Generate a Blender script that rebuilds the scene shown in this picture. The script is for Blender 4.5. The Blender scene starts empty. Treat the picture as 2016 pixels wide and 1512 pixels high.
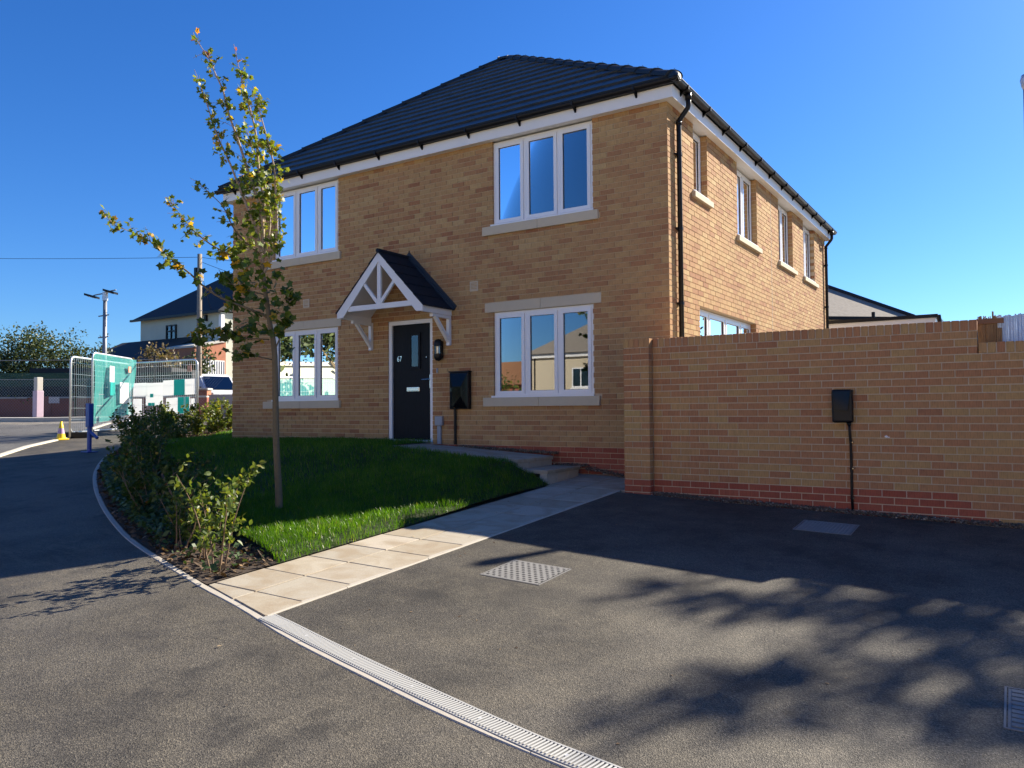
import bpy, bmesh, math, random
import numpy as np
from mathutils import Vector, Matrix
from mathutils.geometry import delaunay_2d_cdt

random.seed(7); RNG = np.random.default_rng(7)
SC = bpy.context.scene
COL = SC.collection

# ------------------------------------------------------------------ camera
F_ = Vector((-0.54237, 0.83943, 0.03369)).normalized()
yaw, rol = 0.5737, -0.0070
R0 = Vector((math.cos(yaw), math.sin(yaw), 0)); U0 = R0.cross(F_)
CR = math.cos(rol)*R0 + math.sin(rol)*U0
CU = -math.sin(rol)*R0 + math.cos(rol)*U0
CAM = Vector((3.792, -9.7336, 0.529))
cd = bpy.data.cameras.new('camera'); co = bpy.data.objects.new('camera', cd); COL.objects.link(co)
cd.sensor_width = 36; cd.lens = 1525.7/2016*36; cd.clip_start = 0.05; cd.clip_end = 3000
co.matrix_world = Matrix(((CR.x, CU.x, -F_.x, CAM.x), (CR.y, CU.y, -F_.y, CAM.y), (CR.z, CU.z, -F_.z, CAM.z), (0, 0, 0, 1)))
SC.camera = co

# ------------------------------------------------------------------ light
SUNH = (0.61, 1.46)                       # metres towards the sun per metre of height
EL = math.atan(1/math.hypot(*SUNH)); AZ = math.atan2(SUNH[0], SUNH[1])
w = bpy.data.worlds.new('World'); SC.world = w; w.use_nodes = True
nt = w.node_tree; nt.nodes.clear()
sky = nt.nodes.new('ShaderNodeTexSky'); sky.sky_type = 'NISHITA'; sky.sun_disc = False
sky.sun_elevation = EL; sky.sun_rotation = AZ
sky.air_density = 1.0; sky.dust_density = 0.35; sky.ozone_density = 3.0; sky.altitude = 0
hs = nt.nodes.new('ShaderNodeHueSaturation'); hs.inputs['Saturation'].default_value = 1.25
bgn = nt.nodes.new('ShaderNodeBackground'); bgn.inputs['Strength'].default_value = 0.079
won = nt.nodes.new('ShaderNodeOutputWorld')
tint = nt.nodes.new('ShaderNodeMix'); tint.data_type = 'RGBA'; tint.blend_type = 'MULTIPLY'; tint.inputs[0].default_value = 1; tint.inputs[7].default_value = (.37, .575, .86, 1)
nt.links.new(sky.outputs[0], hs.inputs['Color']); nt.links.new(hs.outputs[0], tint.inputs[6]); nt.links.new(tint.outputs[2], bgn.inputs[0]); nt.links.new(bgn.outputs[0], won.inputs[0])
sl = bpy.data.lights.new('sun', 'SUN'); sl.energy = 5.0; sl.angle = math.radians(0.53); sl.color = (1.0, 0.905, 0.75)
so = bpy.data.objects.new('sun', sl); COL.objects.link(so)
so.rotation_euler = Vector((SUNH[0], SUNH[1], 1)).to_track_quat('Z', 'Y').to_euler()
SC.view_settings.view_transform = 'Standard'; SC.view_settings.look = 'None'
SC.view_settings.exposure = 1.36; SC.view_settings.gamma = 1.0
SC.view_settings.use_curve_mapping = False
SC.cycles.max_bounces = 8; SC.cycles.transparent_max_bounces = 16; SC.cycles.diffuse_bounces = 4

# ------------------------------------------------------------------ materials
class NT:
    def __init__(s, name):
        s.m = bpy.data.materials.new(name); s.m.use_nodes = True
        s.t = s.m.node_tree; s.t.nodes.clear()
        s.out = s.n('OutputMaterial'); s.p = s.n('BsdfPrincipled'); s.l(s.p.outputs[0], s.out.inputs[0])
        s.tc = s.n('TexCoord').outputs['Object']
    def n(s, typ, **kw):
        nd = s.t.nodes.new('ShaderNode'+typ)
        for k, v in kw.items():
            if k in nd.inputs: nd.inputs[k].default_value = v
            else: setattr(nd, k, v)
        return nd
    def l(s, a, b): s.t.links.new(a, b)
    def vec(s, scale):
        mp = s.n('Mapping'); s.l(s.tc, mp.inputs[0]); mp.inputs['Scale'].default_value = scale; return mp.outputs[0]
    def noise(s, scale, detail=4, rough=.55, vec=None, dist=0.0):
        nd = s.n('TexNoise'); nd.inputs['Scale'].default_value = scale; nd.inputs['Detail'].default_value = detail
        nd.inputs['Roughness'].default_value = rough; nd.inputs['Distortion'].default_value = dist
        s.l(vec or s.tc, nd.inputs['Vector']); return nd.outputs[0]
    def voro(s, scale, feature='F1', out=0):
        nd = s.n('TexVoronoi', feature=feature); nd.inputs['Scale'].default_value = scale; s.l(s.tc, nd.inputs['Vector']); return nd.outputs[out]
    def ramp(s, fac, stops, interp='LINEAR'):
        nd = s.n('ValToRGB'); cr = nd.color_ramp; cr.interpolation = interp
        while len(cr.elements) < len(stops): cr.elements.new(0.5)
        for e, (p, c) in zip(cr.elements, stops):
            e.position = p; e.color = (*c, 1) if len(c) == 3 else c
        s.l(fac, nd.inputs[0]); return nd.outputs[0]
    def mix(s, fac, a, b, mode='MIX'):
        nd = s.n('Mix', data_type='RGBA', blend_type=mode)
        for i, v in ((0, fac), (6, a), (7, b)):
            if hasattr(v, 'links') or hasattr(v, 'is_output'): s.l(v, nd.inputs[i])
            elif isinstance(v, (int, float)) and i == 0: nd.inputs[0].default_value = v
            else: nd.inputs[i].default_value = (*v, 1) if not isinstance(v, (int, float)) else (v, v, v, 1)
        return nd.outputs[2]
    def math(s, op, a, b=0.0):
        nd = s.n('Math', operation=op)
        for i, v in ((0, a), (1, b)):
            if isinstance(v, (int, float)): nd.inputs[i].default_value = v
            else: s.l(v, nd.inputs[i])
        return nd.outputs[0]
    def attr(s, name='tone'):
        return s.n('Attribute', attribute_name=name).outputs['Fac']
    def orand(s): return s.n('ObjectInfo').outputs['Random']
    def bump(s, h, strength=.3, dist=.01):
        nd = s.n('Bump'); nd.inputs['Strength'].default_value = strength; nd.inputs['Distance'].default_value = dist
        s.l(h, nd.inputs['Height']); s.l(nd.outputs[0], s.p.inputs['Normal'])
    def base(s, c):
        if isinstance(c, tuple): s.p.inputs['Base Color'].default_value = (*c, 1)
        else: s.l(c, s.p.inputs['Base Color'])
    def rough(s, r):
        if isinstance(r, (int, float)): s.p.inputs['Roughness'].default_value = r
        else: s.l(r, s.p.inputs['Roughness'])

def simple(name, col, rough=.5, var=.12, scale=6, metal=0., bump=0., bscale=60, spec=None):
    m = NT(name)
    n = m.noise(scale, 5)
    m.base(m.mix(m.math('MULTIPLY', n, 1.0), tuple(c*(1-var) for c in col), tuple(min(1, c*(1+var)) for c in col)))
    m.rough(rough); m.p.inputs['Metallic'].default_value = metal
    if spec is not None: m.p.inputs['Specular IOR Level'].default_value = spec
    if bump: m.bump(m.noise(bscale, 3), bump, .004)
    return m.m

def brick_mat(name, stops, dark=.90):
    m = NT(name)
    c = m.ramp(m.attr(), stops)
    big = m.noise(.9, 3); fine = m.noise(38, 5, .7, m.vec((1, 1, 2.2)))
    drag = m.noise(26, 3, .6, m.vec((4, 4, .35)))
    c = m.mix(m.ramp(fine, [(.3, (0, 0, 0)), (.7, (1, 1, 1))]), m.mix(1.0, c, (dark, dark*.98, dark*.96), 'MULTIPLY'), c)
    c = m.mix(.6, c, m.mix(1.0, c, m.ramp(drag, [(.35, (.62, .6, .58)), (.65, (1.18, 1.15, 1.1))]), 'MULTIPLY'))
    c = m.mix(.5, c, m.mix(1.0, c, m.ramp(big, [(.3, (.85, .83, .82)), (.7, (1.12, 1.1, 1.08))]), 'MULTIPLY'))
    spk = m.noise(7, 6, .75)
    c = m.mix(m.ramp(spk, [(.735, (0, 0, 0)), (.765, (.75, .75, .75))]), c, (.62, .57, .5))
    m.base(c); m.rough(.88); m.p.inputs['Specular IOR Level'].default_value = .25
    m.bump(m.mix(.5, fine, drag), .5, .004)
    return m.m

BUFF = [(0, (.34, .158, .080)), (.25, (.40, .212, .104)), (.5, (.455, .272, .128)), (.8, (.485, .315, .145)), (1, (.52, .36, .175))]
M = {}
M['brick'] = brick_mat('buff_brick', BUFF)
M['brick_wall'] = brick_mat('garden_wall_brick', [(0, (.37, .165, .085)), (.35, (.445, .22, .106)), (.6, (.475, .27, .12)), (1, (.485, .33, .135))], .97)
M['brick_red'] = brick_mat('red_plinth_brick', [(0, (.34, .085, .052)), (1, (.44, .14, .082))], .9)
M['mortar'] = simple('buff_mortar', (.53, .405, .265), .95, .15, 14, bump=.4)
M['mortar_grey'] = simple('grey_mortar', (.55, .45, .33), .95, .2, 14, bump=.4)
M['stone'] = simple('cast_stone', (.56, .48, .345), .85, .07, 9, bump=.25, bscale=160)
M['upvc'] = simple('white_upvc', (.80, .80, .80), .28, .02, 3)
M['white'] = simple('white_paint', (.78, .77, .75), .42, .03, 4)
M['black'] = simple('black_plastic', (.008, .008, .010), .38, .1, 5, spec=.25)
M['gloss_black'] = simple('glossy_black_plastic', (.005, .005, .006), .08, .1, 5, spec=.22)
M['grey_plastic'] = simple('grey_plastic', (.30, .33, .37), .5, .05, 5)
M['chrome'] = simple('chrome', (.72, .70, .66), .22, .03, 6, metal=1.)
M['galv'] = simple('galvanised_steel', (.66, .67, .68), .42, .1, 14, metal=.55)
M['grate'] = simple('pale_galvanised_grate', (.43, .425, .395), .5, .12, 30)
M['iron'] = simple('cast_iron_cover', (.19, .185, .175), .65, .25, 18, bump=.3)
M['flat_dark'] = simple('flat_dark_fill', (.015, .015, .015), .9, .1)  # flat near black, stands in for shade in the drain slots
M['plaster'] = simple('room_plaster', (.24, .235, .22), .9, .03)
M['lead'] = simple('lead_flashing', (.035, .05, .065), .6, .15, 10, spec=.25)
M['concrete'] = simple('concrete_edging', (.42, .38, .315), .9, .16, 12, bump=.4, bscale=140)
M['kerb'] = simple('concrete_kerb', (.52, .48, .40), .9, .15, 8)
M['teal'] = None
M['yellow'] = simple('yellow_plastic', (.80, .56, .02), .45, .06)
M['blue'] = simple('blue_paint', (.02, .07, .34), .4, .12)
M['pink'] = simple('pink_paint', (.50, .38, .45), .6, .12, 7)
M['conc_post'] = simple('concrete_post', (.52, .49, .42), .9, .12)
M['render'] = simple('pale_render', (.50, .51, .41), .9, .12, 1.2)
M['old_brick'] = simple('old_red_brick', (.30, .10, .065), .9, .25, 9)
M['orange_brick'] = simple('orange_brick', (.42, .17, .095), .9, .2, 9)
M['dark_roof'] = simple('dark_old_slate', (.018, .019, .022), .75, .3, 3)
M['slate_roof'] = simple('grey_slate_roof', (.27, .235, .19), .85, .4, 9)
M['wood'] = simple('brown_timber', (.25, .12, .055), .8, .25, 10)
M['van_white'] = simple('white_car_paint', (.76, .77, .78), .2, .02)
M['tyre'] = simple('tyre_rubber', (.02, .02, .02), .8, .1)
M['pole_wood'] = simple('weathered_pole', (.26, .215, .16), .85, .2, 6)
M['steel_dark'] = simple('grey_lamp_column', (.22, .23, .25), .5, .1, metal=.3)
def cloth(name, col):
    m = NT(name); m.base(col); m.rough(.6); t = m.n('BsdfTranslucent'); t.inputs[0].default_value = (*col, 1); mx = m.n('MixShader'); mx.inputs[0].default_value = .55
    m.l(m.p.outputs[0], mx.inputs[1]); m.l(t.outputs[0], mx.inputs[2]); m.l(mx.outputs[0], m.out.inputs[0]); return m.m
M['poster_white'] = cloth('white_banner', (.86, .86, .86))
M['poster_teal'] = cloth('teal_banner_print', (.04, .60, .56))
M['sticker'] = simple('orange_warning_sticker', (.70, .30, .20), .6, .2)
M['reed'] = simple('dry_reed', (.34, .20, .09), .8, .3, 20)
M['sheet'] = simple('pale_blue_sheeting', (.55, .66, .80), .5, .2, 30)
M['purple'] = simple('purple_band', (.42, .28, .46), .5, .1)

def tarmac(name, lo, hi, warm=(.115, .102, .084)):
    m = NT(name)
    ag = m.voro(170, 'F1', 1); agd = m.voro(170, 'F1', 0)
    big = m.noise(.55, 6, .6); mid = m.noise(3.2, 6, .65); fine = m.noise(75, 4, .75)
    base = m.mix(m.ramp(big, [(.40, (0, 0, 0)), (.60, (1, 1, 1))]), lo, hi)
    base = m.mix(m.ramp(mid, [(.42, (0, 0, 0)), (.75, (.65, .65, .65))]), base, warm)
    sc = m.noise(1.3, 7, .7, m.vec((1, 6, 1)), .6)
    base = m.mix(m.ramp(sc, [(.60, (0, 0, 0)), (.75, (.4, .4, .4))]), base, (.12, .105, .08))
    bw = m.n('RGBToBW'); m.l(ag, bw.inputs[0])
    sp = m.ramp(bw.outputs[0], [(.15, (.5, .5, .5)), (.5, (.92, .91, .9)), (.8, (1.35, 1.32, 1.26)), (.96, (2.0, 1.93, 1.8))])
    c = m.mix(1.0, base, sp, 'MULTIPLY')
    c = m.mix(1.0, c, m.ramp(fine, [(.3, (.6, .6, .6)), (.7, (1.4, 1.4, 1.4))]), 'MULTIPLY')
    dust = m.noise(2.3, 8, .72, m.vec((1, 3.2, 1)), 1.4); arc = m.noise(.35, 2)
    dm = m.math('MULTIPLY', m.ramp(dust, [(.50, (0, 0, 0)), (.68, (1, 1, 1))]), m.ramp(arc, [(.42, (0, 0, 0)), (.62, (.55, .55, .55))]))
    c = m.mix(dm, c, (.155, .13, .095))
    wv = m.n('TexWave', wave_type='RINGS', rings_direction='Z'); wv.inputs['Scale'].default_value = .16; wv.inputs['Distortion'].default_value = 5.5; wv.inputs['Detail'].default_value = 1.5; wv.inputs['Detail Scale'].default_value = .35; m.l(m.tc, wv.inputs['Vector'])
    ln = m.ramp(wv.outputs['Fac'], [(.475, (0, 0, 0)), (.5, (1, 1, 1)), (.525, (0, 0, 0))]); brk = m.ramp(m.noise(2.6, 5, .7), [(.45, (0, 0, 0)), (.7, (.5, .5, .5))])
    c = m.mix(m.math('MULTIPLY', ln, brk), c, (.17, .15, .115))
    stn = m.noise(1.7, 4, .6, m.vec((1.4, 1, 1)))
    c = m.mix(m.ramp(stn, [(.30, (.55, .55, .55)), (.42, (0, 0, 0))]), c, (.022, .021, .02))
    m.base(c); m.rough(.7); m.p.inputs['Specular IOR Level'].default_value = .25
    m.bump(m.mix(.5, agd, fine), .9, .006)
    return m.m
M['tarmac'] = tarmac('tarmac', (.052, .0475, .041), (.102, .093, .078), (.135, .12, .092))
M['road'] = tarmac('road_tarmac', (.10, .098, .095), (.14, .137, .13), (.15, .145, .13))
M['far_pave'] = tarmac('far_pavement', (.19, .175, .15), (.24, .22, .185), (.25, .22, .18))

def slab_mat():
    m = NT('sandstone_slab')
    r = m.orand()
    c = m.ramp(r, [(0, (.33, .28, .20)), (.4, (.41, .36, .275)), (.7, (.36, .32, .25)), (1, (.44, .385, .30))])
    off = m.n('VectorMath', operation='ADD'); m.l(m.tc, off.inputs[0])
    cmb = m.n('CombineXYZ'); k = m.math('MULTIPLY', r, 57.0); m.l(k, cmb.inputs[0]); m.l(k, cmb.inputs[1]); m.l(cmb.outputs[0], off.inputs[1])
    st = m.noise(2.6, 5, .55, off.outputs[0], 1.2)
    c = m.mix(m.ramp(st, [(.42, (0, 0, 0)), (.66, (.85, .85, .85))]), c, (.30, .235, .155))
    g = m.noise(120, 3)
    c = m.mix(1.0, c, m.ramp(g, [(.3, (.86, .86, .86)), (.7, (1.1, 1.1, 1.1))]), 'MULTIPLY')
    m.base(c); m.rough(.85); m.bump(m.mix(.4, g, st), .35, .004)
    return m.m
M['slab'] = slab_mat()

def leaf_mat(name, stops, trans=.45, rough=.45):
    m = NT(name)
    c = m.ramp(m.attr(), stops)
    n = m.noise(30, 2)
    c = m.mix(.3, c, m.mix(1.0, c, m.ramp(n, [(.3, (.6, .6, .6)), (.7, (1.35, 1.35, 1.35))]), 'MULTIPLY'))
    m.base(c); m.rough(rough); m.p.inputs['Specular IOR Level'].default_value = .4
    t = m.n('BsdfTranslucent'); m.l(m.mix(1.0, c, (1.5, 1.35, .6), 'MULTIPLY'), t.inputs[0])
    mx = m.n('MixShader'); mx.inputs[0].default_value = trans
    m.l(m.p.outputs[0], mx.inputs[1]); m.l(t.outputs[0], mx.inputs[2]); m.l(mx.outputs[0], m.out.inputs[0])
    return m.m
M['maple'] = leaf_mat('maple_leaf', [(0, (.03, .055, .016)), (.35, (.085, .14, .02)), (.74, (.24, .28, .035)), (.86, (.50, .36, .03)), (.94, (.46, .20, .03)), (1, (.20, .03, .02))])
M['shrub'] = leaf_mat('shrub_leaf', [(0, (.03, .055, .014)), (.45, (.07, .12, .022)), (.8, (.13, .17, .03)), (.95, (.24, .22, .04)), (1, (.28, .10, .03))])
M['hedge'] = leaf_mat('hedge_leaf', [(0, (.022, .04, .014)), (.6, (.05, .075, .025)), (1, (.10, .12, .045))], .3)
M['dry'] = leaf_mat('dry_foliage', [(0, (.13, .10, .06)), (.6, (.20, .155, .09)), (1, (.12, .13, .05))], .3)
M['grass'] = leaf_mat('grass_blade', [(0, (.04, .11, .004)), (.5, (.078, .20, .006)), (.85, (.12, .255, .012)), (1, (.26, .31, .07))], .55, .33)
M['gcover'] = leaf_mat('ground_cover_leaf', [(0, (.03, .06, .02)), (.7, (.07, .13, .04)), (1, (.13, .18, .06))], .3)
M['litter'] = leaf_mat('dry_leaf_litter', [(0, (.05, .03, .018)), (.5, (.11, .07, .04)), (.85, (.22, .14, .07)), (1, (.38, .29, .17))], .1, .8)
M['soil'] = simple('dark_soil', (.045, .03, .02), .95, .4, 30, bump=.8, bscale=60)
M['soil_green'] = simple('lawn_soil', (.03, .04, .012), .95, .4, 20)
M['bark'] = simple('young_bark', (.15, .115, .065), .85, .3, 25, bump=.5, bscale=70)
M['twig'] = simple('pale_twig', (.33, .25, .18), .75, .2, 25)
M['stem'] = simple('shrub_stem', (.20, .13, .075), .8, .25, 30)
M['pebble'] = None
def attr_mat(name, stops, rough=.8):
    m = NT(name); m.base(m.ramp(m.attr(), stops)); m.rough(rough); m.bump(m.noise(90, 3), .3, .003); return m.m
M['pebble'] = attr_mat('gravel_pebble', [(0, (.07, .05, .035)), (.4, (.16, .11, .07)), (.75, (.27, .20, .13)), (1, (.5, .45, .38))])

def roof_mat():
    m = NT('dark_concrete_roof_tile'); r = m.orand()
    n = m.noise(40, 4); n2 = m.noise(2.2, 4)
    c = m.ramp(r, [(0, (.014, .023, .034)), (1, (.022, .033, .046))])
    c = m.mix(.5, c, m.mix(1., c, m.ramp(n2, [(.3, (.75, .75, .75)), (.7, (1.25, 1.25, 1.25))]), 'MULTIPLY'))
    m.base(c); m.rough(.42); m.p.inputs['Specular IOR Level'].default_value = .6; m.bump(n, .12, .002); return m.m
M['tile'] = roof_mat()

M['matt_tile'] = simple('matt_dark_tile', (.012, .018, .028), .75, .2, 8, spec=.2)
M['ridge'] = simple('dark_ridge_tile', (.016, .024, .034), .62, .15, 8, spec=.3)
def door_mat():
    m = NT('black_woodgrain_door')
    g = m.noise(55, 4, .6, m.vec((2.2, 2.2, .12)), .8)
    m.base(m.ramp(g, [(.3, (.003, .004, .006)), (.75, (.010, .013, .019))])); m.rough(.5); m.p.inputs['Specular IOR Level'].default_value = .16; m.bump(g, .45, .003); return m.m
M['door'] = door_mat()

def glass_mat(name, refl, tint=(.86, .9, .9), rough=0., ior=1.7):
    m = NT(name); m.t.nodes.remove(m.p)
    gl = m.n('BsdfGlossy'); gl.inputs['Roughness'].default_value = rough; gl.inputs['Color'].default_value = (.95, .97, 1, 1)
    tr = m.n('BsdfTransparent'); tr.inputs[0].default_value = (*tint, 1)
    fr = m.n('Fresnel'); fr.inputs['IOR'].default_value = ior
    nb = m.n('Bump'); nb.inputs['Strength'].default_value = .05; nb.inputs['Distance'].default_value = .002
    m.l(m.noise(1.6, 1), nb.inputs['Height']); m.l(nb.outputs[0], gl.inputs['Normal'])
    f = m.math('MINIMUM', m.math('ADD', fr.outputs[0], refl), 1.0)
    mx = m.n('MixShader'); m.l(f, mx.inputs[0]); m.l(tr.outputs[0], mx.inputs[1]); m.l(gl.outputs[0], mx.inputs[2]); m.l(mx.outputs[0], m.out.inputs[0])
    return m.m
M['glass'] = glass_mat('window_glass', .07, (.55, .58, .6))
M['doorglass'] = glass_mat('obscure_door_glass', 0., (.35, .38, .38), .12, 1.4)
M['lampglass'] = glass_mat('lamp_glass', .15)
M['carglass'] = glass_mat('car_glass', .06, (.3, .34, .34))

def mesh_mat(name, col, cover):
    m = NT(name); m.base(col); m.rough(.6)
    t = m.n('BsdfTransparent'); mx = m.n('MixShader'); mx.inputs[0].default_value = cover
    tl = m.n('BsdfTranslucent'); tl.inputs[0].default_value = (*col, 1)
    m2 = m.n('MixShader'); m2.inputs[0].default_value = .5; m.l(m.p.outputs[0], m2.inputs[1]); m.l(tl.outputs[0], m2.inputs[2])
    m.l(t.outputs[0], mx.inputs[1]); m.l(m2.outputs[0], mx.inputs[2]); m.l(mx.outputs[0], m.out.inputs[0]); return m.m
M['teal'] = mesh_mat('teal_debris_netting', (.10, .62, .55), .5)
M['chain'] = mesh_mat('green_fence_screening', (.02, .055, .05), .8)

# ------------------------------------------------------------------ builders
def tag(o, label=None, cat=None, group=None, kind=None):
    if label: o['label'] = label
    if cat: o['category'] = cat
    if group: o['group'] = group
    if kind: o['kind'] = kind
    return o
def empty(name, loc=(0, 0, 0), label=None, cat=None, group=None, rz=0):
    o = bpy.data.objects.new(name, None); o.empty_display_size = .2; COL.objects.link(o)
    o.location = loc; o.rotation_euler = (0, 0, rz)
    return tag(o, label, cat, group)
def link(name, me, parent=None, loc=None, kind=None):
    o = bpy.data.objects.new(name, me); COL.objects.link(o)
    if parent is not None: o.parent = parent
    if loc is not None: o.location = loc
    if kind: o['kind'] = kind
    return o

ID = lambda u, w, z: (u, w, z)
class MB:
    def __init__(s): s.v = []; s.f = []; s.t = []; s.mi = []; s.cur = 0
    def add(s, vs, fs, tone=0.):
        b = len(s.v); s.v += vs
        for f in fs: s.f.append([i+b for i in f]); s.t.append(tone); s.mi.append(s.cur)
    def box(s, u0, u1, w0, w1, z0, z1, mp=ID, tone=0.):
        vs = [mp(u, w_, z) for z in (z0, z1) for w_ in (w0, w1) for u in (u0, u1)]
        s.add(vs, [[0, 2, 3, 1], [4, 5, 7, 6], [0, 1, 5, 4], [2, 6, 7, 3], [0, 4, 6, 2], [1, 3, 7, 5]], tone); return s
    def bbox(s, u0, u1, w0, w1, z0, z1, b=.004, mp=ID, tone=0.):    # box with chamfered edges
        bm = bmesh.new(); bmesh.ops.create_cube(bm, size=1)
        for v in bm.verts:
            v.co = Vector((u0+(v.co.x+.5)*(u1-u0), w0+(v.co.y+.5)*(w1-w0), z0+(v.co.z+.5)*(z1-z0)))
        bmesh.ops.bevel(bm, geom=bm.edges[:], offset=b, segments=2, affect='EDGES', profile=.5)
        bm.verts.index_update()
        s.add([mp(*v.co) for v in bm.verts], [[v.index for v in f.verts] for f in bm.faces], tone); bm.free(); return s
    def tube(s, pts, rad, n=6, tone=0., cap=True):
        pts = [Vector(p) for p in pts]; rads = rad if isinstance(rad, (list, tuple)) else [rad]*len(pts)
        vs = []; pr = None
        for i, p in enumerate(pts):
            d = (pts[min(i+1, len(pts)-1)]-pts[max(i-1, 0)])
            d = d.normalized() if d.length > 1e-9 else Vector((0, 0, 1))
            if pr is None:
                a = Vector((1, 0, 0)) if abs(d.x) < .8 else Vector((0, 1, 0)); x = d.cross(a).normalized()
            else:
                x = (pr-d*pr.dot(d)); x = x.normalized() if x.length > 1e-6 else d.orthogonal().normalized()
            pr = x; y = d.cross(x)
            for k in range(n):
                a = 2*math.pi*k/n; q = p+(x*math.cos(a)+y*math.sin(a))*rads[i]; vs.append(tuple(q))
        fs = []
        for i in range(len(pts)-1):
            for k in range(n):
                k2 = (k+1) % n; fs.append([i*n+k, i*n+k2, (i+1)*n+k2, (i+1)*n+k])
        if cap: fs.append(list(range(n))[::-1]); fs.append([(len(pts)-1)*n+k for k in range(n)])
        s.add(vs, fs, tone); return s
    def prism(s, poly, h0, h1, mp, tone=0.):        # polygon (a,b) extruded over h: mp(a,b,h)
        n = len(poly); vs = [mp(a, b, h0) for a, b in poly]+[mp(a, b, h1) for a, b in poly]
        fs = [list(range(n))[::-1], [n+i for i in range(n)]]+[[i, (i+1) % n, n+(i+1) % n, n+i] for i in range(n)]
        s.add(vs, fs, tone); return s
    def lathe(s, prof, n, centre, tone=0., arc=None):
        cx, cy, cz = centre; vs = []
        for r, z in prof:
            for k in range(n): a = 2*math.pi*k/n; vs.append((cx+r*math.cos(a), cy+r*math.sin(a), cz+z))
        fs = [[i*n+k, i*n+(k+1) % n, (i+1)*n+(k+1) % n, (i+1)*n+k] for i in range(len(prof)-1) for k in range(n)]
        s.add(vs, fs, tone); return s
    def mesh(s, name, mats, smooth=False):
        me = bpy.data.meshes.new(name); me.from_pydata([tuple(v) for v in s.v], [], s.f)
        mats = mats if isinstance(mats, (list, tuple)) else [mats]
        for m in mats: me.materials.append(m)
        if len(mats) > 1: me.polygons.foreach_set('material_index', s.mi)
        if any(s.t):
            a = me.attributes.new('tone', 'FLOAT', 'FACE'); a.data.foreach_set('value', s.t)
        if smooth: me.polygons.foreach_set('use_smooth', [True]*len(me.polygons))
        me.update(); return me
    def build(s, name, mats, parent=None, kind=None, smooth=False, loc=None):
        return link(name, s.mesh(name, mats, smooth), parent, loc, kind)

def np_mesh(name, V, Fc, mat, tone=None, parent=None, kind=None, smooth=False):
    """V (n,3) array, Fc (m,k) array of equal-sized faces"""
    me = bpy.data.meshes.new(name); k = Fc.shape[1]; m = len(Fc)
    me.vertices.add(len(V)); me.vertices.foreach_set('co', V.astype(np.float32).ravel())
    me.loops.add(m*k); me.loops.foreach_set('vertex_index', Fc.astype(np.int32).ravel())
    me.polygons.add(m); me.polygons.foreach_set('loop_start', np.arange(0, m*k, k, dtype=np.int32))
    if tone is not None:
        a = me.attributes.new('tone', 'FLOAT', 'FACE'); a.data.foreach_set('value', tone.astype(np.float32))
    if smooth: me.polygons.foreach_set('use_smooth', np.ones(m, dtype=bool))
    me.materials.append(mat); me.update(calc_edges=True); me.validate()
    return link(name, me, parent, None, kind)

# ------------------------------------------------------------------ ground
def smin(a, b, k): return -k*np.log(np.exp(-np.asarray(a, float)/k)+np.exp(-np.asarray(b, float)/k))
def g(x, y):
    x = np.asarray(x, float); y = np.asarray(y, float)
    z = -.4-.02*np.clip(x, -60, 60)+.06*np.clip(y, -40, 40)-.0625*(1-np.exp(-np.clip(x, 0, 99)/2.5))
    z = smin(z, .35, .05); z = -smin(-z, 1.6, .1); return z
def G(x, y): return float(g(x, y))
def sst(t): t = np.clip(t, 0, 1); return t*t*(3-2*t)
def lawn_z(x, y):
    x = np.asarray(x, float); y = np.asarray(y, float)
    ry = np.where(y < 0, sst((y+3.9)/2.9), 1.0)
    hx = np.where(x > -9.2, 1.0, sst((x+13.5)/4.3))
    tgt = np.interp(x, [-9, -6, -4.0, -1.8, -1.2], [-.013, .035, .03, -.135, -.44])
    zz = g(x, y)+.02
    return zz+np.maximum(tgt-zz, 0)*ry*hx+.075*sst((-1.2-x)/.16)*sst((y+5.75)/.5)*(1-ry)
def inpoly(px, py, poly):
    px = np.asarray(px); py = np.asarray(py); c = np.zeros(px.shape, bool); n = len(poly)
    for i in range(n):
        x1, y1 = poly[i]; x2, y2 = poly[(i+1) % n]
        cond = ((y1 > py) != (y2 > py))
        with np.errstate(divide='ignore', invalid='ignore'): xi = (x2-x1)*(py-y1)/(y2-y1)+x1
        c ^= cond & (px < xi)
    return c
def densify(poly, d):
    out = []
    for i in range(len(poly)):
        a = Vector(poly[i]); b = Vector(poly[(i+1) % len(poly)]); n = max(1, int((b-a).length/d))
        out += [tuple(a.lerp(b, k/n)) for k in range(n)]
    return out
def drape(name, poly, step, zf, mat, dz=0., skirt=0.):
    b = densify(poly, step); xs = [p[0] for p in b]; ys = [p[1] for p in b]
    gx, gy = np.meshgrid(np.arange(min(xs)+step*.37, max(xs), step), np.arange(min(ys)+step*.41, max(ys), step))
    ins = inpoly(gx, gy, poly); pts = [Vector(p) for p in b]+[Vector(p) for p in zip(gx[ins], gy[ins])]
    n = len(b); r = delaunay_2d_cdt(pts, [(i, (i+1) % n) for i in range(n)], [], 1, 1e-5)
    P = np.array([tuple(v) for v in r[0]]); z = np.asarray(zf(P[:, 0], P[:, 1]))+dz
    V = [(x, y, zz) for (x, y), zz in zip(P, z)]; Fs = [list(f) for f in r[2]]
    mb = MB(); mb.v = V; mb.f = Fs; mb.t = [0.]*len(Fs); mb.mi = [0]*len(Fs)
    o = mb.build(name, mat, smooth=True)
    return tag(o, kind='structure')

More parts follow.
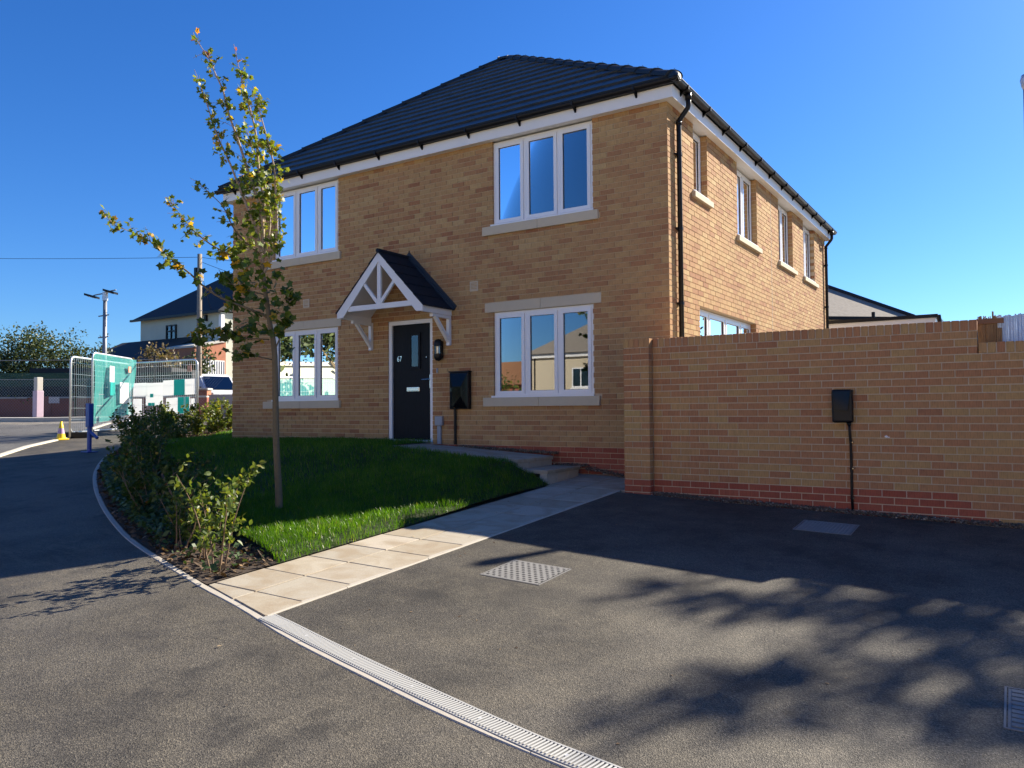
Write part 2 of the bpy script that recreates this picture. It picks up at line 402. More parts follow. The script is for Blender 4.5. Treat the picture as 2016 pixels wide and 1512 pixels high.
def ground_sheet():
    ax = np.concatenate([[-900, -500, -300, -180, -120, -90, -75], np.arange(-64, 42, 2.0), [45, 60, 90, 150, 300, 900]])
    ay = np.concatenate([[-900, -400, -200, -120, -80, -60], np.arange(-50, 52, 2.0), [60, 80, 120, 200, 400, 900]])
    X, Y = np.meshgrid(ax, ay); Z = g(X, Y)-.035
    V = np.stack([X.ravel(), Y.ravel(), Z.ravel()], 1); nx = len(ax); ny = len(ay)
    i = (np.arange(ny-1)[:, None]*nx+np.arange(nx-1)[None, :]).ravel()
    Fc = np.stack([i, i+1, i+nx+1, i+nx], 1)
    return tag(np_mesh('ground', V, Fc, M['far_pave'], smooth=True), 'wide sheet of ground under the street and gardens', kind='structure')
ground_sheet()

M['paving'] = simple('bounce_block_paving', (.47, .42, .33), .9, .15, 5)  # unseen pale paving, added to bounce warm sunlight onto the front wall
_st = MB(); _n = 24; _m = 10
for j in range(_m+1):
    for i in range(_n+1):
        x_ = -34+i*74/_n; y_ = -34+j*24.2/_m; _st.v.append((x_, y_, G(x_, y_)+.02))
for j in range(_m):
    for i in range(_n): k_ = j*(_n+1)+i; _st.f.append([k_, k_+1, k_+_n+2, k_+_n+1]); _st.t.append(0.); _st.mi.append(0)
tag(_st.build('street', M['paving'], smooth=True), 'unseen buff block paving added behind the camera to bounce sunlight', kind='structure')
# kerb line: the back edge of the pavement round the planting bed (right to left)
KERB = [(2.9, -7.085), (2.23, -6.985), (1.85, -6.935), (1.45, -6.865), (1.11, -6.795), (.725, -6.715), (.37, -6.64), (0, -6.55), (-.25, -6.465), (-.69, -6.33), (-1.16, -6.21), (-1.71, -6.04), (-2.38, -5.83), (-3.27, -5.53),
        (-4.33, -5.09), (-5.55, -4.53), (-7.1, -3.75), (-8.77, -2.81), (-10.6, -1.6), (-11.8, -.55), (-12.74, .6), (-13.6, 1.95), (-14.9, 3.9), (-16.6, 6.4), (-19, 10)]
def catmull(P, step):
    P = [Vector(p) for p in P]; out = []
    for i in range(len(P)-1):
        p0 = P[max(i-1, 0)]; p1 = P[i]; p2 = P[i+1]; p3 = P[min(i+2, len(P)-1)]
        n = max(2, int((p2-p1).length/step))
        for k in range(n):
            t = k/n; out.append(.5*((2*p1)+(p2-p0)*t+(2*p0-5*p1+4*p2-p3)*t*t+(3*p1-p0-3*p2+p3)*t**3))
    out.append(P[-1]); return out
KC = catmull(KERB, .15)
ext = [(4.5, -7.32), (7.5, -7.8)]
KALL = [Vector(p) for p in ext[::-1]]+KC
def offset(curve, d):
    out = []
    for i, p in enumerate(curve):
        t = (curve[min(i+1, len(curve)-1)]-curve[max(i-1, 0)]).normalized(); out.append(p+Vector((t.y, -t.x))*d)
    return out
# moving right->left, positive offset = house side
KIN = offset(KALL, .05)
# pavement outside the kerb
ROADK = [(-19.5, 3.6), (-17.5, 1.9), (-15.5, .33), (-15.0, -.27), (-14.08, -1.28), (-12.54, -2.56), (-11.2, -4.0), (-10.6, -6.5), (-10.8, -10), (-11.5, -16)]
pav = [tuple(p) for p in KALL]+[(-21, 8), ]+ROADK+[(-11.5, -24), (14, -24), (14, -7.8)]
o = drape('pavement', pav, .6, g, M['tarmac']); o['label'] = 'dark tarmac pavement sweeping round the planting bed to the street'
# drive: right of the path, inside the drain
DR_FAR = [(-.22, -6.345), (.31, -6.465), (.668, -6.543), (1.085, -6.631), (1.52, -6.721), (1.853, -6.787), (2.157, -6.838), (2.45, -6.875), (3.2, -6.99), (4.5, -7.19), (7.5, -7.66)]
drv = [(-.225, -1.2), (-.225, -6.345)]+DR_FAR+[(13, -7.66), (13, -1.21), (3.85, -1.21), (.2, -1.2)]
o = drape('driveway', drv, .35, g, M['tarmac'], .004); o['label'] = 'black tarmac driveway in front of the garden wall'
# road and far pavement
road = ROADK+[(-11.5, -24), (-60, -24), (-60, -1), (-34, 1.2), (-27, 1.6), (-22.4, 2.5), (-20.5, 3.6)]
o = drape('road', road[:-1]+[(-20.8, 4.2)], 1.0, lambda x, y: g(x, y)-.03, M['road'], .012); o['label'] = 'grey road beyond the pavement corner'

def kerb_run(name, pts, wdt, up, mat, seg, label, kind='structure', base=.06, sub='kerb_stone', gap=.006):
    root = empty(name, (0, 0, 0)); tag(root, label, kind=kind)
    pts = [Vector(p) for p in pts]; acc = [0]
    for a, b in zip(pts, pts[1:]): acc.append(acc[-1]+(b-a).length)
    def at(s):
        for i in range(len(acc)-1):
            if acc[i+1] >= s: return pts[i].lerp(pts[i+1], (s-acc[i])/(acc[i+1]-acc[i]))
        return pts[-1]
    s = 0; k = 0
    while s < acc[-1]-.1:
        e = min(s+seg, acc[-1]); m = 4; mb = MB(); L = []
        for i in range(m+1):
            q = s+gap/2+(e-s-gap)*i/m; p = at(q); t = (at(min(q+.05, acc[-1]))-at(max(q-.05, 0))).normalized(); nrm = Vector((t.y, -t.x))
            for d, zz in ((0, -base), (0, up-.005), (.006, up), (wdt-.006, up), (wdt, up-.005), (wdt, -base)):
                c = p+nrm*d; L.append((c.x, c.y, G(c.x, c.y)+zz+random.uniform(-.001, .001)))
        fs = [[i*6+j, i*6+(j+1) % 6, (i+1)*6+(j+1) % 6, (i+1)*6+j] for i in range(m) for j in range(6)]+[[0, 1, 2, 3, 4, 5], [m*6+j for j in range(5, -1, -1)]]
        mb.add(L, fs); mb.build(sub, mat, root); s = e; k += 1
    return root
kerb_run('bed_edging', KALL, .055, .005, M['concrete'], .915, 'pale concrete edging strip curving from the drain round the planting bed', sub='edging_stone')
kerb_run('path_edging', [(-.225, -1.12), (-.225, -6.40)], .05, .012, M['concrete'], .915, 'straight concrete edging strip between slab path and driveway', sub='edging_stone')
kerb_run('road_kerb', ROADK, .13, .03, M['kerb'], .915, 'pale kerb between the pavement corner and the road')
kerb_run('far_kerb', [(-60, 1.6), (-34, 2.6), (-26.5, 3.3), (-24, 3.9), (-22.3, 5.0), (-21.3, 6.6)], .3, .1, M['kerb'], 1.8, 'raised pale kerb on the far side of the road')

# ------------------------------------------------------------------ slab path
path = empty('slab_path'); tag(path, 'path of pale sandstone paving slabs between lawn and driveway', kind='structure')
kx = lambda y: None
joint = MB()
joint.add([(-1.2, -1.1, G(-1.2, -1.1)-.002), (-.23, -1.1, G(-.23, -1.1)-.002), (-.23, -6.36, G(-.23, -6.36)-.002), (-1.2, -6.14, G(-1.2, -6.14)-.002)], [[0, 1, 2, 3]])
joint.add([(-1.75, .0, G(-1.75, 0)-.002), (.0, .0, G(0, 0)-.002), (0, -1.1, G(0, -1.1)-.002), (-1.75, -1.1, G(-1.75, -1.1)-.002)], [[0, 1, 2, 3]])
joint.build('joint_bed', M['concrete'], path)
def slab(x0, x1, y0, y1, clip=False):
    gap = .005; dz = random.uniform(-.0015, .0015)
    P = [(x0+gap, y0+gap), (x1-gap, y0+gap), (x1-gap, y1-gap), (x0+gap, y1-gap)]
    if clip:
        ks = lambda x: -6.465+(x+.25)*(-6.21+6.465)/(-1.16+.25)+.062
        P = [(x0+gap, ks(x0)), (x1-gap, ks(x1)), (x1-gap, y1-gap), (x0+gap, y1-gap)]
    n = len(P); cx = sum(p[0] for p in P)/n; cy = sum(p[1] for p in P)/n; cz = G(cx, cy)
    b = .005; vs = []
    for (ins, zz) in ((0, -.03), (0, .008), (b, .013)):
        for p in P:
            d = Vector((cx-p[0], cy-p[1])).normalized()*ins*1.4
            vs.append((p[0]+d.x-cx, p[1]+d.y-cy, G(*p)+zz+dz-cz))
    fs = [[2*n+i for i in range(n)]]+[[r*n+i, r*n+(i+1) % n, (r+1)*n+(i+1) % n, (r+1)*n+i] for r in range(2) for i in range(n)]
    mb = MB(); mb.add(vs, fs); mb.build('slab', M['slab'], path, loc=(cx, cy, cz))
ys = [-1.1-.4555*k for k in range(0, 12)]
rows = [(-6.4, -6.085)]+[(-6.085+.4535*k, -6.085+.4535*(k+1)) for k in range(13)]
for (y0, y1) in rows:
    if y1 > -.1: break
    slab(-1.195, -.737, y0, y1, y0 < -6.2); slab(-.733, -.232, y0, y1, y0 < -6.2)
slab(-.232, -.165, -1.1, -.2)

# ------------------------------------------------------------------ lawn, bed
BEDW = 1.25
kb = [p for p in KALL if p.x < -1.1]
bed_in = [(-1.24, -5.42), (-1.9, -5.18), (-2.8, -4.86), (-3.8, -4.46), (-5.1, -3.85), (-6.6, -3.05), (-8.1, -2.1), (-9.6, -1.0), (-10.8, .1), (-11.9, 1.4), (-12.8, 2.8), (-14.1, 5.0), (-16, 7.6), (-17.5, 10)]
kb2 = offset(kb, .055)
bed = [(-1.22, -6.13)]+[tuple(p) for p in kb2 if p.x < -1.25]+[tuple(p) for p in bed_in[::-1]]
lawn = [(-1.21, -5.46)]+bed_in+[(-9.02, 10), (-9.02, -.02), (-5.0, -.02), (-4.0, -.02), (-3.95, -1.12), (-1.72, -1.2), (-1.22, -1.12)]
def bed_z(x, y): return g(x, y)+.012+.05*np.clip(lawn_z(x, y)-g(x, y), 0, .3)
o = drape('planting_bed', bed, .3, lambda x, y: np.maximum(g(x, y)+.008, 0*x-9), M['soil']); o['label'] = 'dark mulched planting bed inside the curved edging'
o = drape('lawn', lawn, .3, lawn_z, M['soil_green'], -.006); o['label'] = 'sloping front lawn between house, path and planting bed'

def scatter(poly, dens, rng=RNG):
    xs = [p[0] for p in poly]; ys = [p[1] for p in poly]; A = (max(xs)-min(xs))*(max(ys)-min(ys)); n = int(A*dens)
    x = rng.uniform(min(xs), max(xs), n); y = rng.uniform(min(ys), max(ys), n); k = inpoly(x, y, poly); return x[k], y[k]
def grass(name, poly, dens, hh, wd, zf, label):
    x, y = scatter(poly, dens); n = len(x); z = zf(x, y)-.004
    clump = np.sin(x*9.1+np.sin(y*5.3))*np.sin(y*8.3+1.7*np.sin(x*4.1))
    h = hh*(.55+.75*RNG.random(n)**1.3)*(1+.18*clump); a = RNG.uniform(0, 2*np.pi, n); lean = RNG.normal(0, .33, (n, 2))*h[:, None]
    lean[:, 0] -= .12*h
    w_ = wd*RNG.uniform(.6, 1.2, n); dx = np.cos(a)*w_/2; dy = np.sin(a)*w_/2
    V = np.zeros((n, 5, 3))
    V[:, 0] = np.stack([x-dx, y-dy, z], 1); V[:, 1] = np.stack([x+dx, y+dy, z], 1)
    mx = x+lean[:, 0]*.35; my = y+lean[:, 1]*.35; mz = z+h*.62
    V[:, 2] = np.stack([mx+dx*.75, my+dy*.75, mz], 1); V[:, 3] = np.stack([mx-dx*.75, my-dy*.75, mz], 1)
    V[:, 4] = np.stack([x+lean[:, 0], y+lean[:, 1], z+h*.97], 1)
    b = np.arange(n)*5; T = np.concatenate([np.stack([b, b+1, b+2], 1), np.stack([b, b+2, b+3], 1), np.stack([b+3, b+2, b+4], 1)])
    tone = np.clip(.35+.16*np.sin(x*1.9+2.1*np.sin(y*1.3))*np.cos(y*1.6+.7*x)+.2*clump+RNG.normal(0, .22, n), 0.01, 1); tone = np.where(RNG.random(n) < .03, 1., tone)
    return tag(np_mesh(name, V.reshape(-1, 3), T, M['grass'], np.tile(tone, 3)), label, 'grass', kind='stuff')
near = [(-1.2, -5.5), (-2.4, -5.05), (-3.4, -4.6), (-3.6, -3.2), (-3.2, -2.2), (-1.9, -1.2), (-1.2, -1.12)]
def not_near(poly): return poly
grass('lawn_grass', near, 5200, .066, .0042, lawn_z, 'bright green lawn grass along the slab path')
mid_poly = [(-3.4, -4.6), (-3.6, -3.2), (-3.2, -2.2), (-1.9, -1.2), (-3.95, -1.12), (-4.0, -.03), (-8.98, -.03)]+bed_in[9:3:-1]
grass('lawn_grass_upper', mid_poly, 2100, .062, .0065, lawn_z, 'shaded lawn grass below the front wall of the house')
far_poly = [(-8.98, -.03), (-9.0, 6)]+[(-14.5, 6)]+bed_in[11:7:-1]
grass('lawn_grass_side', far_poly, 900, .062, .011, lawn_z, 'sunlit strip of lawn grass beside the left end of the house')

def quads(x, y, z, size, tilt, rng=RNG, asp=.55):
    n = len(x); a = rng.uniform(0, 2*np.pi, n); s = size*rng.uniform(.5, 1.5, n)
    u = np.stack([np.cos(a), np.sin(a), rng.normal(0, tilt, n)], 1)*s[:, None]; v = np.stack([-np.sin(a), np.cos(a), rng.normal(0, tilt, n)], 1)*(s*asp)[:, None]
    c = np.stack([x, y, z], 1); k = u*.25
    V = np.stack([c-u, c-v-k, c+u, c+v-k*.3+np.array([0, 0, .2])*s[:, None]], 1).reshape(-1, 3); b = np.arange(n)*4
    return V, np.stack([b, b+1, b+2, b+3], 1)
x, y = scatter(bed, 420); z = g(x, y)+.014+RNG.random(len(x))*.03
V, Fq = quads(x, y, z, .028, .45)
tag(np_mesh('bark_mulch', V, Fq, M['litter'], np.clip(RNG.beta(1.6, 2.4, len(x)), .01, 1)), 'brown bark mulch and dry leaves in the planting bed', 'mulch', kind='stuff')
gc_poly = [tuple(p) for p in offset(kb, .12) if -9.5 < p.x < -2.6]; gc_poly += [tuple(p) for p in offset(kb, .75) if -9.5 < p.x < -2.6][::-1]
x, y = scatter(gc_poly, 900); z = g(x, y)+.02+RNG.random(len(x))**.7*.13
V, Fq = quads(x, y, z, .03, .5)
tag(np_mesh('ground_cover', V, Fq, M['gcover'], np.clip(RNG.random(len(x)), .01, 1)), 'low leafy ground cover along the shaded kerb edge', 'ground cover', kind='stuff')
x, y = scatter([(-1.25, -6.1), (-2.6, -5.7), (-2.6, -5.1), (-1.3, -5.4)], 130); z = g(x, y)+.02+RNG.random(len(x))**.7*.06
V, Fq = quads(x, y, z, .024, .5)
tag(np_mesh('weeds', V, Fq, M['gcover'], np.clip(RNG.random(len(x)), .01, 1)), 'small green weeds in the mulch by the slab path', 'weeds', kind='stuff')

def pebbles(name, poly, n_m2, zf, size, label):
    x, y = scatter(poly, n_m2); n = len(x); z = zf(x, y)+RNG.random(n)*.03
    base = np.array([(1, 0, 0), (-1, 0, 0), (0, 1, 0), (0, -1, 0), (0, 0, .7), (0, 0, -.7)], float)
    fc = np.array([(0, 2, 4), (2, 1, 4), (1, 3, 4), (3, 0, 4), (2, 0, 5), (1, 2, 5), (3, 1, 5), (0, 3, 5)])
    s = size*RNG.uniform(.5, 1.4, n); a = RNG.uniform(0, 6.28, n)
    P = base[None]*(s[:, None, None]*RNG.uniform(.7, 1.3, (n, 6, 1)))
    c, sn = np.cos(a)[:, None], np.sin(a)[:, None]
    Q = np.stack([P[..., 0]*c-P[..., 1]*sn, P[..., 0]*sn+P[..., 1]*c, P[..., 2]], 2)+np.stack([x, y, z], 1)[:, None]
    Fc = (fc[None]+(np.arange(n)*6)[:, None, None]).reshape(-1, 3)
    return tag(np_mesh(name, Q.reshape(-1, 3), Fc, M['pebble'], np.repeat(np.clip(RNG.beta(1.6, 2.2, n), .01, 1), 8)), label, 'gravel', kind='stuff')
pebbles('gravel', [(.2, -1.19), (.2, -1.02), (6, -1.02), (6, -1.2)], 4200, lambda x, y: g(x, y)-.004, .011, 'narrow strip of brown gravel along the foot of the garden wall')
gz = lambda x, y: np.where(x > -1.2, g(x, y)+.0+.09*sst((-.5-x)/.7), np.where(x > -1.7, -.25-.0*x, -.09-.04*(x+1.7)))-.01
pebbles('gravel_by_steps', [(-3.4, -.19), (-3.4, -.005), (-.2, -.005), (-.2, -.19)], 3600, gz, .011, 'strip of brown gravel between the steps and the red plinth')

# ------------------------------------------------------------------ steps and landing
st = empty('entrance_steps'); tag(st, 'two concrete slab steps and landing up to the black front door', kind='structure')
def sloped_slab(x0, x1, y0, y1, za, zb, th, name, mat, parent):   # top at za (x0) .. zb (x1)
    mb = MB(); b = .006
    vs = [(x, y, (za if x == x0 else zb)-th) for x in (x0, x1) for y in (y0, y1)]
    vs += [(x, y, (za if x == x0 else zb)-b) for x in (x0, x1) for y in (y0, y1)]
    vs += [(x+(b if x == x0 else -b), y+(b if y == y0 else -b), (za if x == x0 else zb)) for x in (x0, x1) for y in (y0, y1)]
    fs = [[0, 2, 3, 1]]
    for r in (0, 4): fs += [[r+0, r+1, r+5, r+4], [r+1, r+3, r+7, r+5], [r+3, r+2, r+6, r+7], [r+2, r+0, r+4, r+6]]
    fs += [[8, 9, 11, 10]]
    mb.add(vs, fs); return mb.build(name, mat, parent)
zl = lambda x: .015-.135*(x+4.02)/2.34 if x > -4.02 else .015
xs_ = [-5.0, -4.5, -4.05, -3.58, -3.1, -2.63, -2.15, -1.68]
for a, b in zip(xs_, xs_[1:]):
    for y0, y1 in ((-.66, -.2), (-1.13, -.665)):
        if a < -4.1 and y0 < -1: continue
        sloped_slab(a+.004, b-.004, y0, y1, zl(a), zl(b), .05, 'slab', M['slab'], st)
for y0, y1 in ((-.66, -.2), (-1.1, -.665)): sloped_slab(-1.74, -1.255, y0, y1, -.25, -.25, .045, 'tread', M['slab'], st)
for xr, zt, zb_ in ((-1.70, -.172, -.30), (-1.275, -.297, -.45)):
    for y0, y1 in ((-.5, -.21), (-.8, -.51), (-1.09, -.81)):
        MB().bbox(xr-.1, xr, y0, y1, zb_, zt, .003).build('riser_block', M['concrete'], st)

# ------------------------------------------------------------------ house
HX0, HD, HZ = -9.0, 10.32, 4.65
house = empty('brick_house', (0, 0, 0), 'detached two storey buff brick house with dark tiled hip roof and number 67 door', 'house')
front = lambda u, w_, z: (u, -w_, z)             # u along x, w outwards
right = lambda u, w_, z: (w_, u, z)              # u along y, w outwards (+x)
FO = [(-2.83, -1.135, .72, 2.02), (-7.80, -6.122, .72, 2.02), (-2.83, -1.12, 3.335, 4.66), (-7.80, -6.12, 3.335, 4.66), (-4.965, -4.012, -.2, 2.02)]
SO = [(1.0, 1.60, 3.655, 4.66), (3.12, 4.29, 3.41, 4.66), (5.83, 6.99, 3.41, 4.66), (7.98, 9.09, 3.41, 4.66), (1.18, 4.12, -.3, 2.02)]
FX = [(-3.0, -1.025, .585, .72), (-8.05, -6.05, .585, .72), (-3.0, -1.025, 3.20, 3.335), (-8.05, -6.04, 3.20, 3.335), (-2.98, -1.0, 2.02, 2.165), (-7.95, -6.04, 2.02, 2.165)]  # sills, lintels

def wall_backing(ops, u0, u1, z0, z1, mp, w0, w1, mat, inset=.004):
    us = sorted({u0, u1, *[o[0]-inset for o in ops], *[o[1]+inset for o in ops]}); zs = sorted({z0, z1, *[o[2]-inset for o in ops], *[o[3]+inset for o in ops]})
    us = [u for u in us if u0 <= u <= u1]; zs = [z for z in zs if z0 <= z <= z1]
    mb = MB()
    for a, b in zip(us, us[1:]):
        run = None
        for c, d in zip(zs, zs[1:]):
            cu, cz = (a+b)/2, (c+d)/2
            blocked = any(o[0]-inset < cu < o[1]+inset and o[2]-inset < cz < o[3]+inset for o in ops)
            if not blocked: run = [c, d] if run is None else [run[0], d]
            if (blocked or d == zs[-1]) and run: mb.box(a, b, w0, w1, run[0], run[1], mp); run = None
    return mb
def courses(u0, u1, k0, k1, ops, anchor, even_trim=(0, 0), odd_trim=(0, 0), zoff=0., h=.065, L=.215, J=.010, phase=.1125):
    out = []
    for k in range(k0, k1):
        za = zoff+k*.075+.005; zb = za+h; zc = (za+zb)/2
        tr = even_trim if k % 2 == 0 else odd_trim
        iv = [(u0+tr[0], u1-tr[1])]
        for o in ops:
            if o[2] < zc < o[3]:
                nv = []
                for a, b in iv:
                    if o[1] <= a or o[0] >= b: nv.append((a, b)); continue
                    if o[0]-a > .02: nv.append((a, o[0]))
                    if b-o[1] > .02: nv.append((o[1], b))
                iv = nv
        base = anchor+(0 if k % 2 == 0 else phase)
        for a, b in iv:
            n = math.floor((a-base)/(L+J)); p = base+n*(L+J)
            while p < b:
                s = max(p, a); e = min(p+L, b)
                if e-s > .025: out.append((s, e, za, zb, k))
                p += L+J
    return out
WZ0 = -.60
mb = wall_backing(FO, HX0+.006, -.006, WZ0, HZ, front, -.28, -.0075, M['mortar'])
mb2 = wall_backing(SO, .28, HD, WZ0, HZ, right, -.28, -.0075, M['mortar'])
mb.v and None
b0 = len(mb.v); mb.v += mb2.v; mb.f += [[i+b0 for i in f] for f in mb2.f]; mb.t += mb2.t; mb.mi += mb2.mi
mb.box(HX0+.006, HX0+.28, .285, HD-.28, WZ0, HZ); mb.box(HX0+.006, -.006, HD-.276, HD, WZ0, HZ)
mb.build('wall', M['mortar'], house)

fb = [('F',)+b for b in courses(HX0, 0, -8, 62, FO, -.215, odd_trim=(0, .1125))]
sb = [('S',)+b for b in courses(0, HD, -2, 62, SO, .1125, even_trim=(.1125, 0))]
def btone(): return min(1, max(.02, random.choice([random.gauss(.74, .14), random.gauss(.66, .16), random.gauss(.55, .16), random.gauss(.5, .2), random.gauss(.27, .12)])))
def bpos(b):
    u = (b[1]+b[2])/2; z = (b[3]+b[4])/2; return Vector((u, 0, z)) if b[0] == 'F' else Vector((0, u, z))
def covered(b):
    return b[0] == 'F' and any(o[0]-.02 < b[1] and b[2] < o[1]+.02 and o[2] < (b[3]+b[4])/2 < o[3] for o in FX)
fb = [b for b in fb if not covered(b)]
def screen_big(b):
    p = bpos(b); d = (p-CAM).length; full = (b[2]-b[1]) > .2
    if not full or b[0] != 'F' or (p.x > -.7 and p.z < 1.35) or p.z < -.3: return -1
    return 1/d
allb = fb+sb
rank = sorted(range(len(allb)), key=lambda i: -screen_big(allb[i]))[:300]; rs = set(rank)
NVAR = 14
def brick_variants(mat_, n, lo=None):
    res = []
    for k in range(n):
        m_ = MB(); m_.box(-.1075, .1075, -.05, .05, -.0325, .0325, tone=max(.02, btone() if lo is None else random.random())); res.append(m_.mesh('brick', mat_))
    return res
BV = brick_variants(M['brick'], NVAR); BVR = brick_variants(M['brick_red'], 5, 0)
stuff_b = MB(); stuff_r = MB()
for i, b in enumerate(allb):
    jit = random.uniform(-.0012, .0018); red = b[5] < 0
    if i in rs:
        c = bpos(b); link('brick', random.choice(BVR if red else BV), house, (c.x, .05-jit, c.z))
    else:
        m_ = stuff_r if red else stuff_b
        m_.box(b[1], b[2], -.1025, jit, b[3], b[4], front if b[0] == 'F' else right, random.random()+.01 if red else btone())
stuff_b.build('brickwork', M['brick'], house, 'stuff'); stuff_r.build('plinth_brickwork', M['brick_red'], house, 'stuff')

# windows -------------------------------------------------------------
def frame_ring(mb, u0, u1, z0, z1, w0, w1, t, mp, tb=None):
    tb = tb or t
    mb.box(u0, u0+t, w0, w1, z0, z1, mp); mb.box(u1-t, u1, w0, w1, z0, z1, mp)
    mb.box(u0+t, u1-t, w0, w1, z0, z0+tb, mp); mb.box(u0+t, u1-t, w0, w1, z1-t, z1, mp)
def window(u0, u1, z0, z1, mp, wf, splits, parent, name='window', openers=None, sillnose=True):
    fm = MB(); t = .042
    frame_ring(fm, u0+.003, u1-.003, z0+.003, z1-.003, wf-.07, wf, t, mp)
    for s in splits: fm.box(s-.02, s+.02, wf-.07, wf-.001, z0+t, z1-t, mp)
    if sillnose: fm.box(u0-.03, u1+.012, wf-.02, .022, z0-.012, z0+.028, mp)
    fr = fm.build(name, M['upvc'], parent)
    ed = [u0+t]+[e for s in splits for e in (s-.02, s+.02)]+[u1-t]
    for k in range(0, len(ed), 2):
        a, b = ed[k], ed[k+1]; sm = MB(); st_ = .052
        frame_ring(sm, a+.003, b-.003, z0+t+.003, z1-t-.003, wf-.05, wf+.012, st_, mp)
        # glazing bead: a thin dark gasket inside the sash
        sm.build('sash', M['upvc'], fr)
        gm = MB(); ga, gb, gc, gd = a+st_, b-st_, z0+t+st_, z1-t-st_
        frame_ring(gm, ga, gb, gc, gd, wf-.03, wf-.004, .007, mp); gm.build('gasket', M['black'], fr)
        pm = MB(); pm.box(ga+.006, gb-.006, wf-.026, wf-.014, gc+.006, gd-.006, mp); pm.build('pane', M['glass'], fr)
    return fr
window(*FO[0], front, -.035, [-2.266, -1.704], house)
window(*FO[1], front, -.035, [-7.235, -6.668], house)
window(FO[2][0], FO[2][1], 3.335, 4.635, front, -.035, [-2.266, -1.69], house)
window(FO[3][0], FO[3][1], 3.335, 4.635, front, -.035, [-7.22, -6.655], house)
window(1.0, 1.60, 3.655, 4.635, right, -.10, [], house)
for a, b in ((3.12, 4.29), (5.83, 6.99), (7.98, 9.09)): window(a, b, 3.41, 4.635, right, -.10, [(a+b)/2], house)
# patio doors on the side: two side lights and a pair of doors with a top light
window(1.18, 4.12, 0.02, 2.02, right, -.10, [1.83, 2.65, 3.47], house, 'patio_door', sillnose=False)
# sills and lintels, cast stone in two pieces
def stone_run(name, u0, u1, z0, z1, proud, mp, nsp=2):
    L = (u1-u0)/nsp
    for k in range(nsp):
        MB().bbox(u0+k*L+.002, u0+(k+1)*L-.002, -.1, proud, z0, z1, .004, mp).build(name, M['stone'], house)
for o in FX[:4]: stone_run('window_sill', *o, .045, front)
for o in FX[4:]: stone_run('lintel', *o, .012, front)
for a, b, z in ((.93, 1.75, 3.655), (3.05, 4.45, 3.41), (5.76, 7.2, 3.41), (7.92, 9.33, 3.41)):
    stone_run('window_sill', a, b, z-.085, z, .05, right, 1)

MB().box(.0, .0022, 5.245, 5.259, -.5, 4.63).build('movement_joint', M['concrete'], house)
# eaves --------------------------------------------------------------
OV = .13; FZ0, FZ1 = 4.637, 4.80
fm = MB()
def ring(mb, o0, o1, z0, z1):      # rectangular ring round the house between offsets o0<o1
    mb.box(HX0-o1, o1, -o1, -o0, z0, z1); mb.box(HX0-o1, o1, HD+o0, HD+o1, z0, z1)
    mb.box(HX0-o1, HX0-o0, -o0, HD+o0, z0, z1); mb.box(o0, o1, -o0, HD+o0, z0, z1)
ring(fm, OV-.018, OV, FZ0, FZ1); fm.build('fascia', M['white'], house)
sm = MB(); ring(sm, .0015, OV-.02, HZ-.006, HZ+.01); sm.box(-.28, .001, -.001, HD+.001, HZ+.012, HZ+.02); sm.box(HX0, 0, 0, .28, HZ+.012, HZ+.02); sm.build('soffit', M['white'], house)
def gutter(p0, p1, out):
    p0 = Vector(p0); p1 = Vector(p1); n = 10; vs = []; fs = []; r = .058
    for p in (p0, p1):
        for k in range(n+1):
            a = math.pi*k/n; vs.append(tuple(p+out*(r*(1-math.cos(a)))+Vector((0, 0, -r*math.sin(a)))))
        for k in range(n, -1, -1):
            a = math.pi*k/n; q = r-.004; vs.append(tuple(p+out*(r-q*math.cos(a))+Vector((0, 0, -q*math.sin(a)+.0))))
    m_ = 2*(n+1)
    for k in range(m_): fs.append([k, (k+1) % m_, m_+(k+1) % m_, m_+k])
    fs += [list(range(m_)), list(range(m_, 2*m_))[::-1]]
    mb = MB(); mb.add(vs, fs); mb.tube([p0+out*2*r, p1+out*2*r], .007, 6); mb.tube([p0, p1], .006, 6)
    return mb.build('gutter', M['black'], house, smooth=False)
GZ = 4.852; e = OV+.122
gutter((HX0-e, -OV-.003, GZ), (e, -OV-.003, GZ), Vector((0, -1, 0)))
gutter((OV+.003, -e, GZ), (OV+.003, HD+e, GZ), Vector((1, 0, 0)))
def bracket(u, mp):
    mb = MB(); mb.prism([(.003, 4.74), (.05, 4.775), (.125, 4.80), (.13, 4.857), (.118, 4.86), (.003, 4.86)], u-.014, u+.014, lambda a, b, h: mp(h, OV+a, b))
    mb.prism([(.003, 4.86), (.003, 4.728), (.02, 4.745), (.055, 4.775)], u-.014, u+.014, lambda a, b, h: mp(h, OV+a, b))
    mb.build('gutter_bracket', M['black'], house)
for k in range(10): bracket(-8.75+k*.93, front)
for k in range(12): bracket(.15+k*.9, right)
def downpipe(y, zb):
    r = .034; a = OV+.06
    mb = MB(); mb.tube([(a, y, 4.82), (a, y, 4.64), (a-.012, y, 4.61), (.062, y, 4.47), (.05, y, 4.44), (.05, y, 4.38), (.05, y, zb)], [.04, r, r, r, r, r, r], 12)
    mb.tube([(a, y, 4.82), (a, y, 4.72)], .045, 12); mb.tube([(.05, y, 4.47), (.05, y, 4.40)], .039, 12)
    dp = mb.build('downpipe', M['black'], house, smooth=True)
    z = 4.0
    while z > 0:
        c = MB(); c.tube([(.05, y, z-.02), (.05, y, z+.02)], .041, 12); c.box(.0, .05, y-.012, y+.012, z-.01, z+.01); c.box(.005, .03, y-.07, y+.07, z-.008, z+.008)
        c.build('pipe_clip', M['black'], dp); z -= 1.02
downpipe(.30, -.3); downpipe(10.20, -.3)

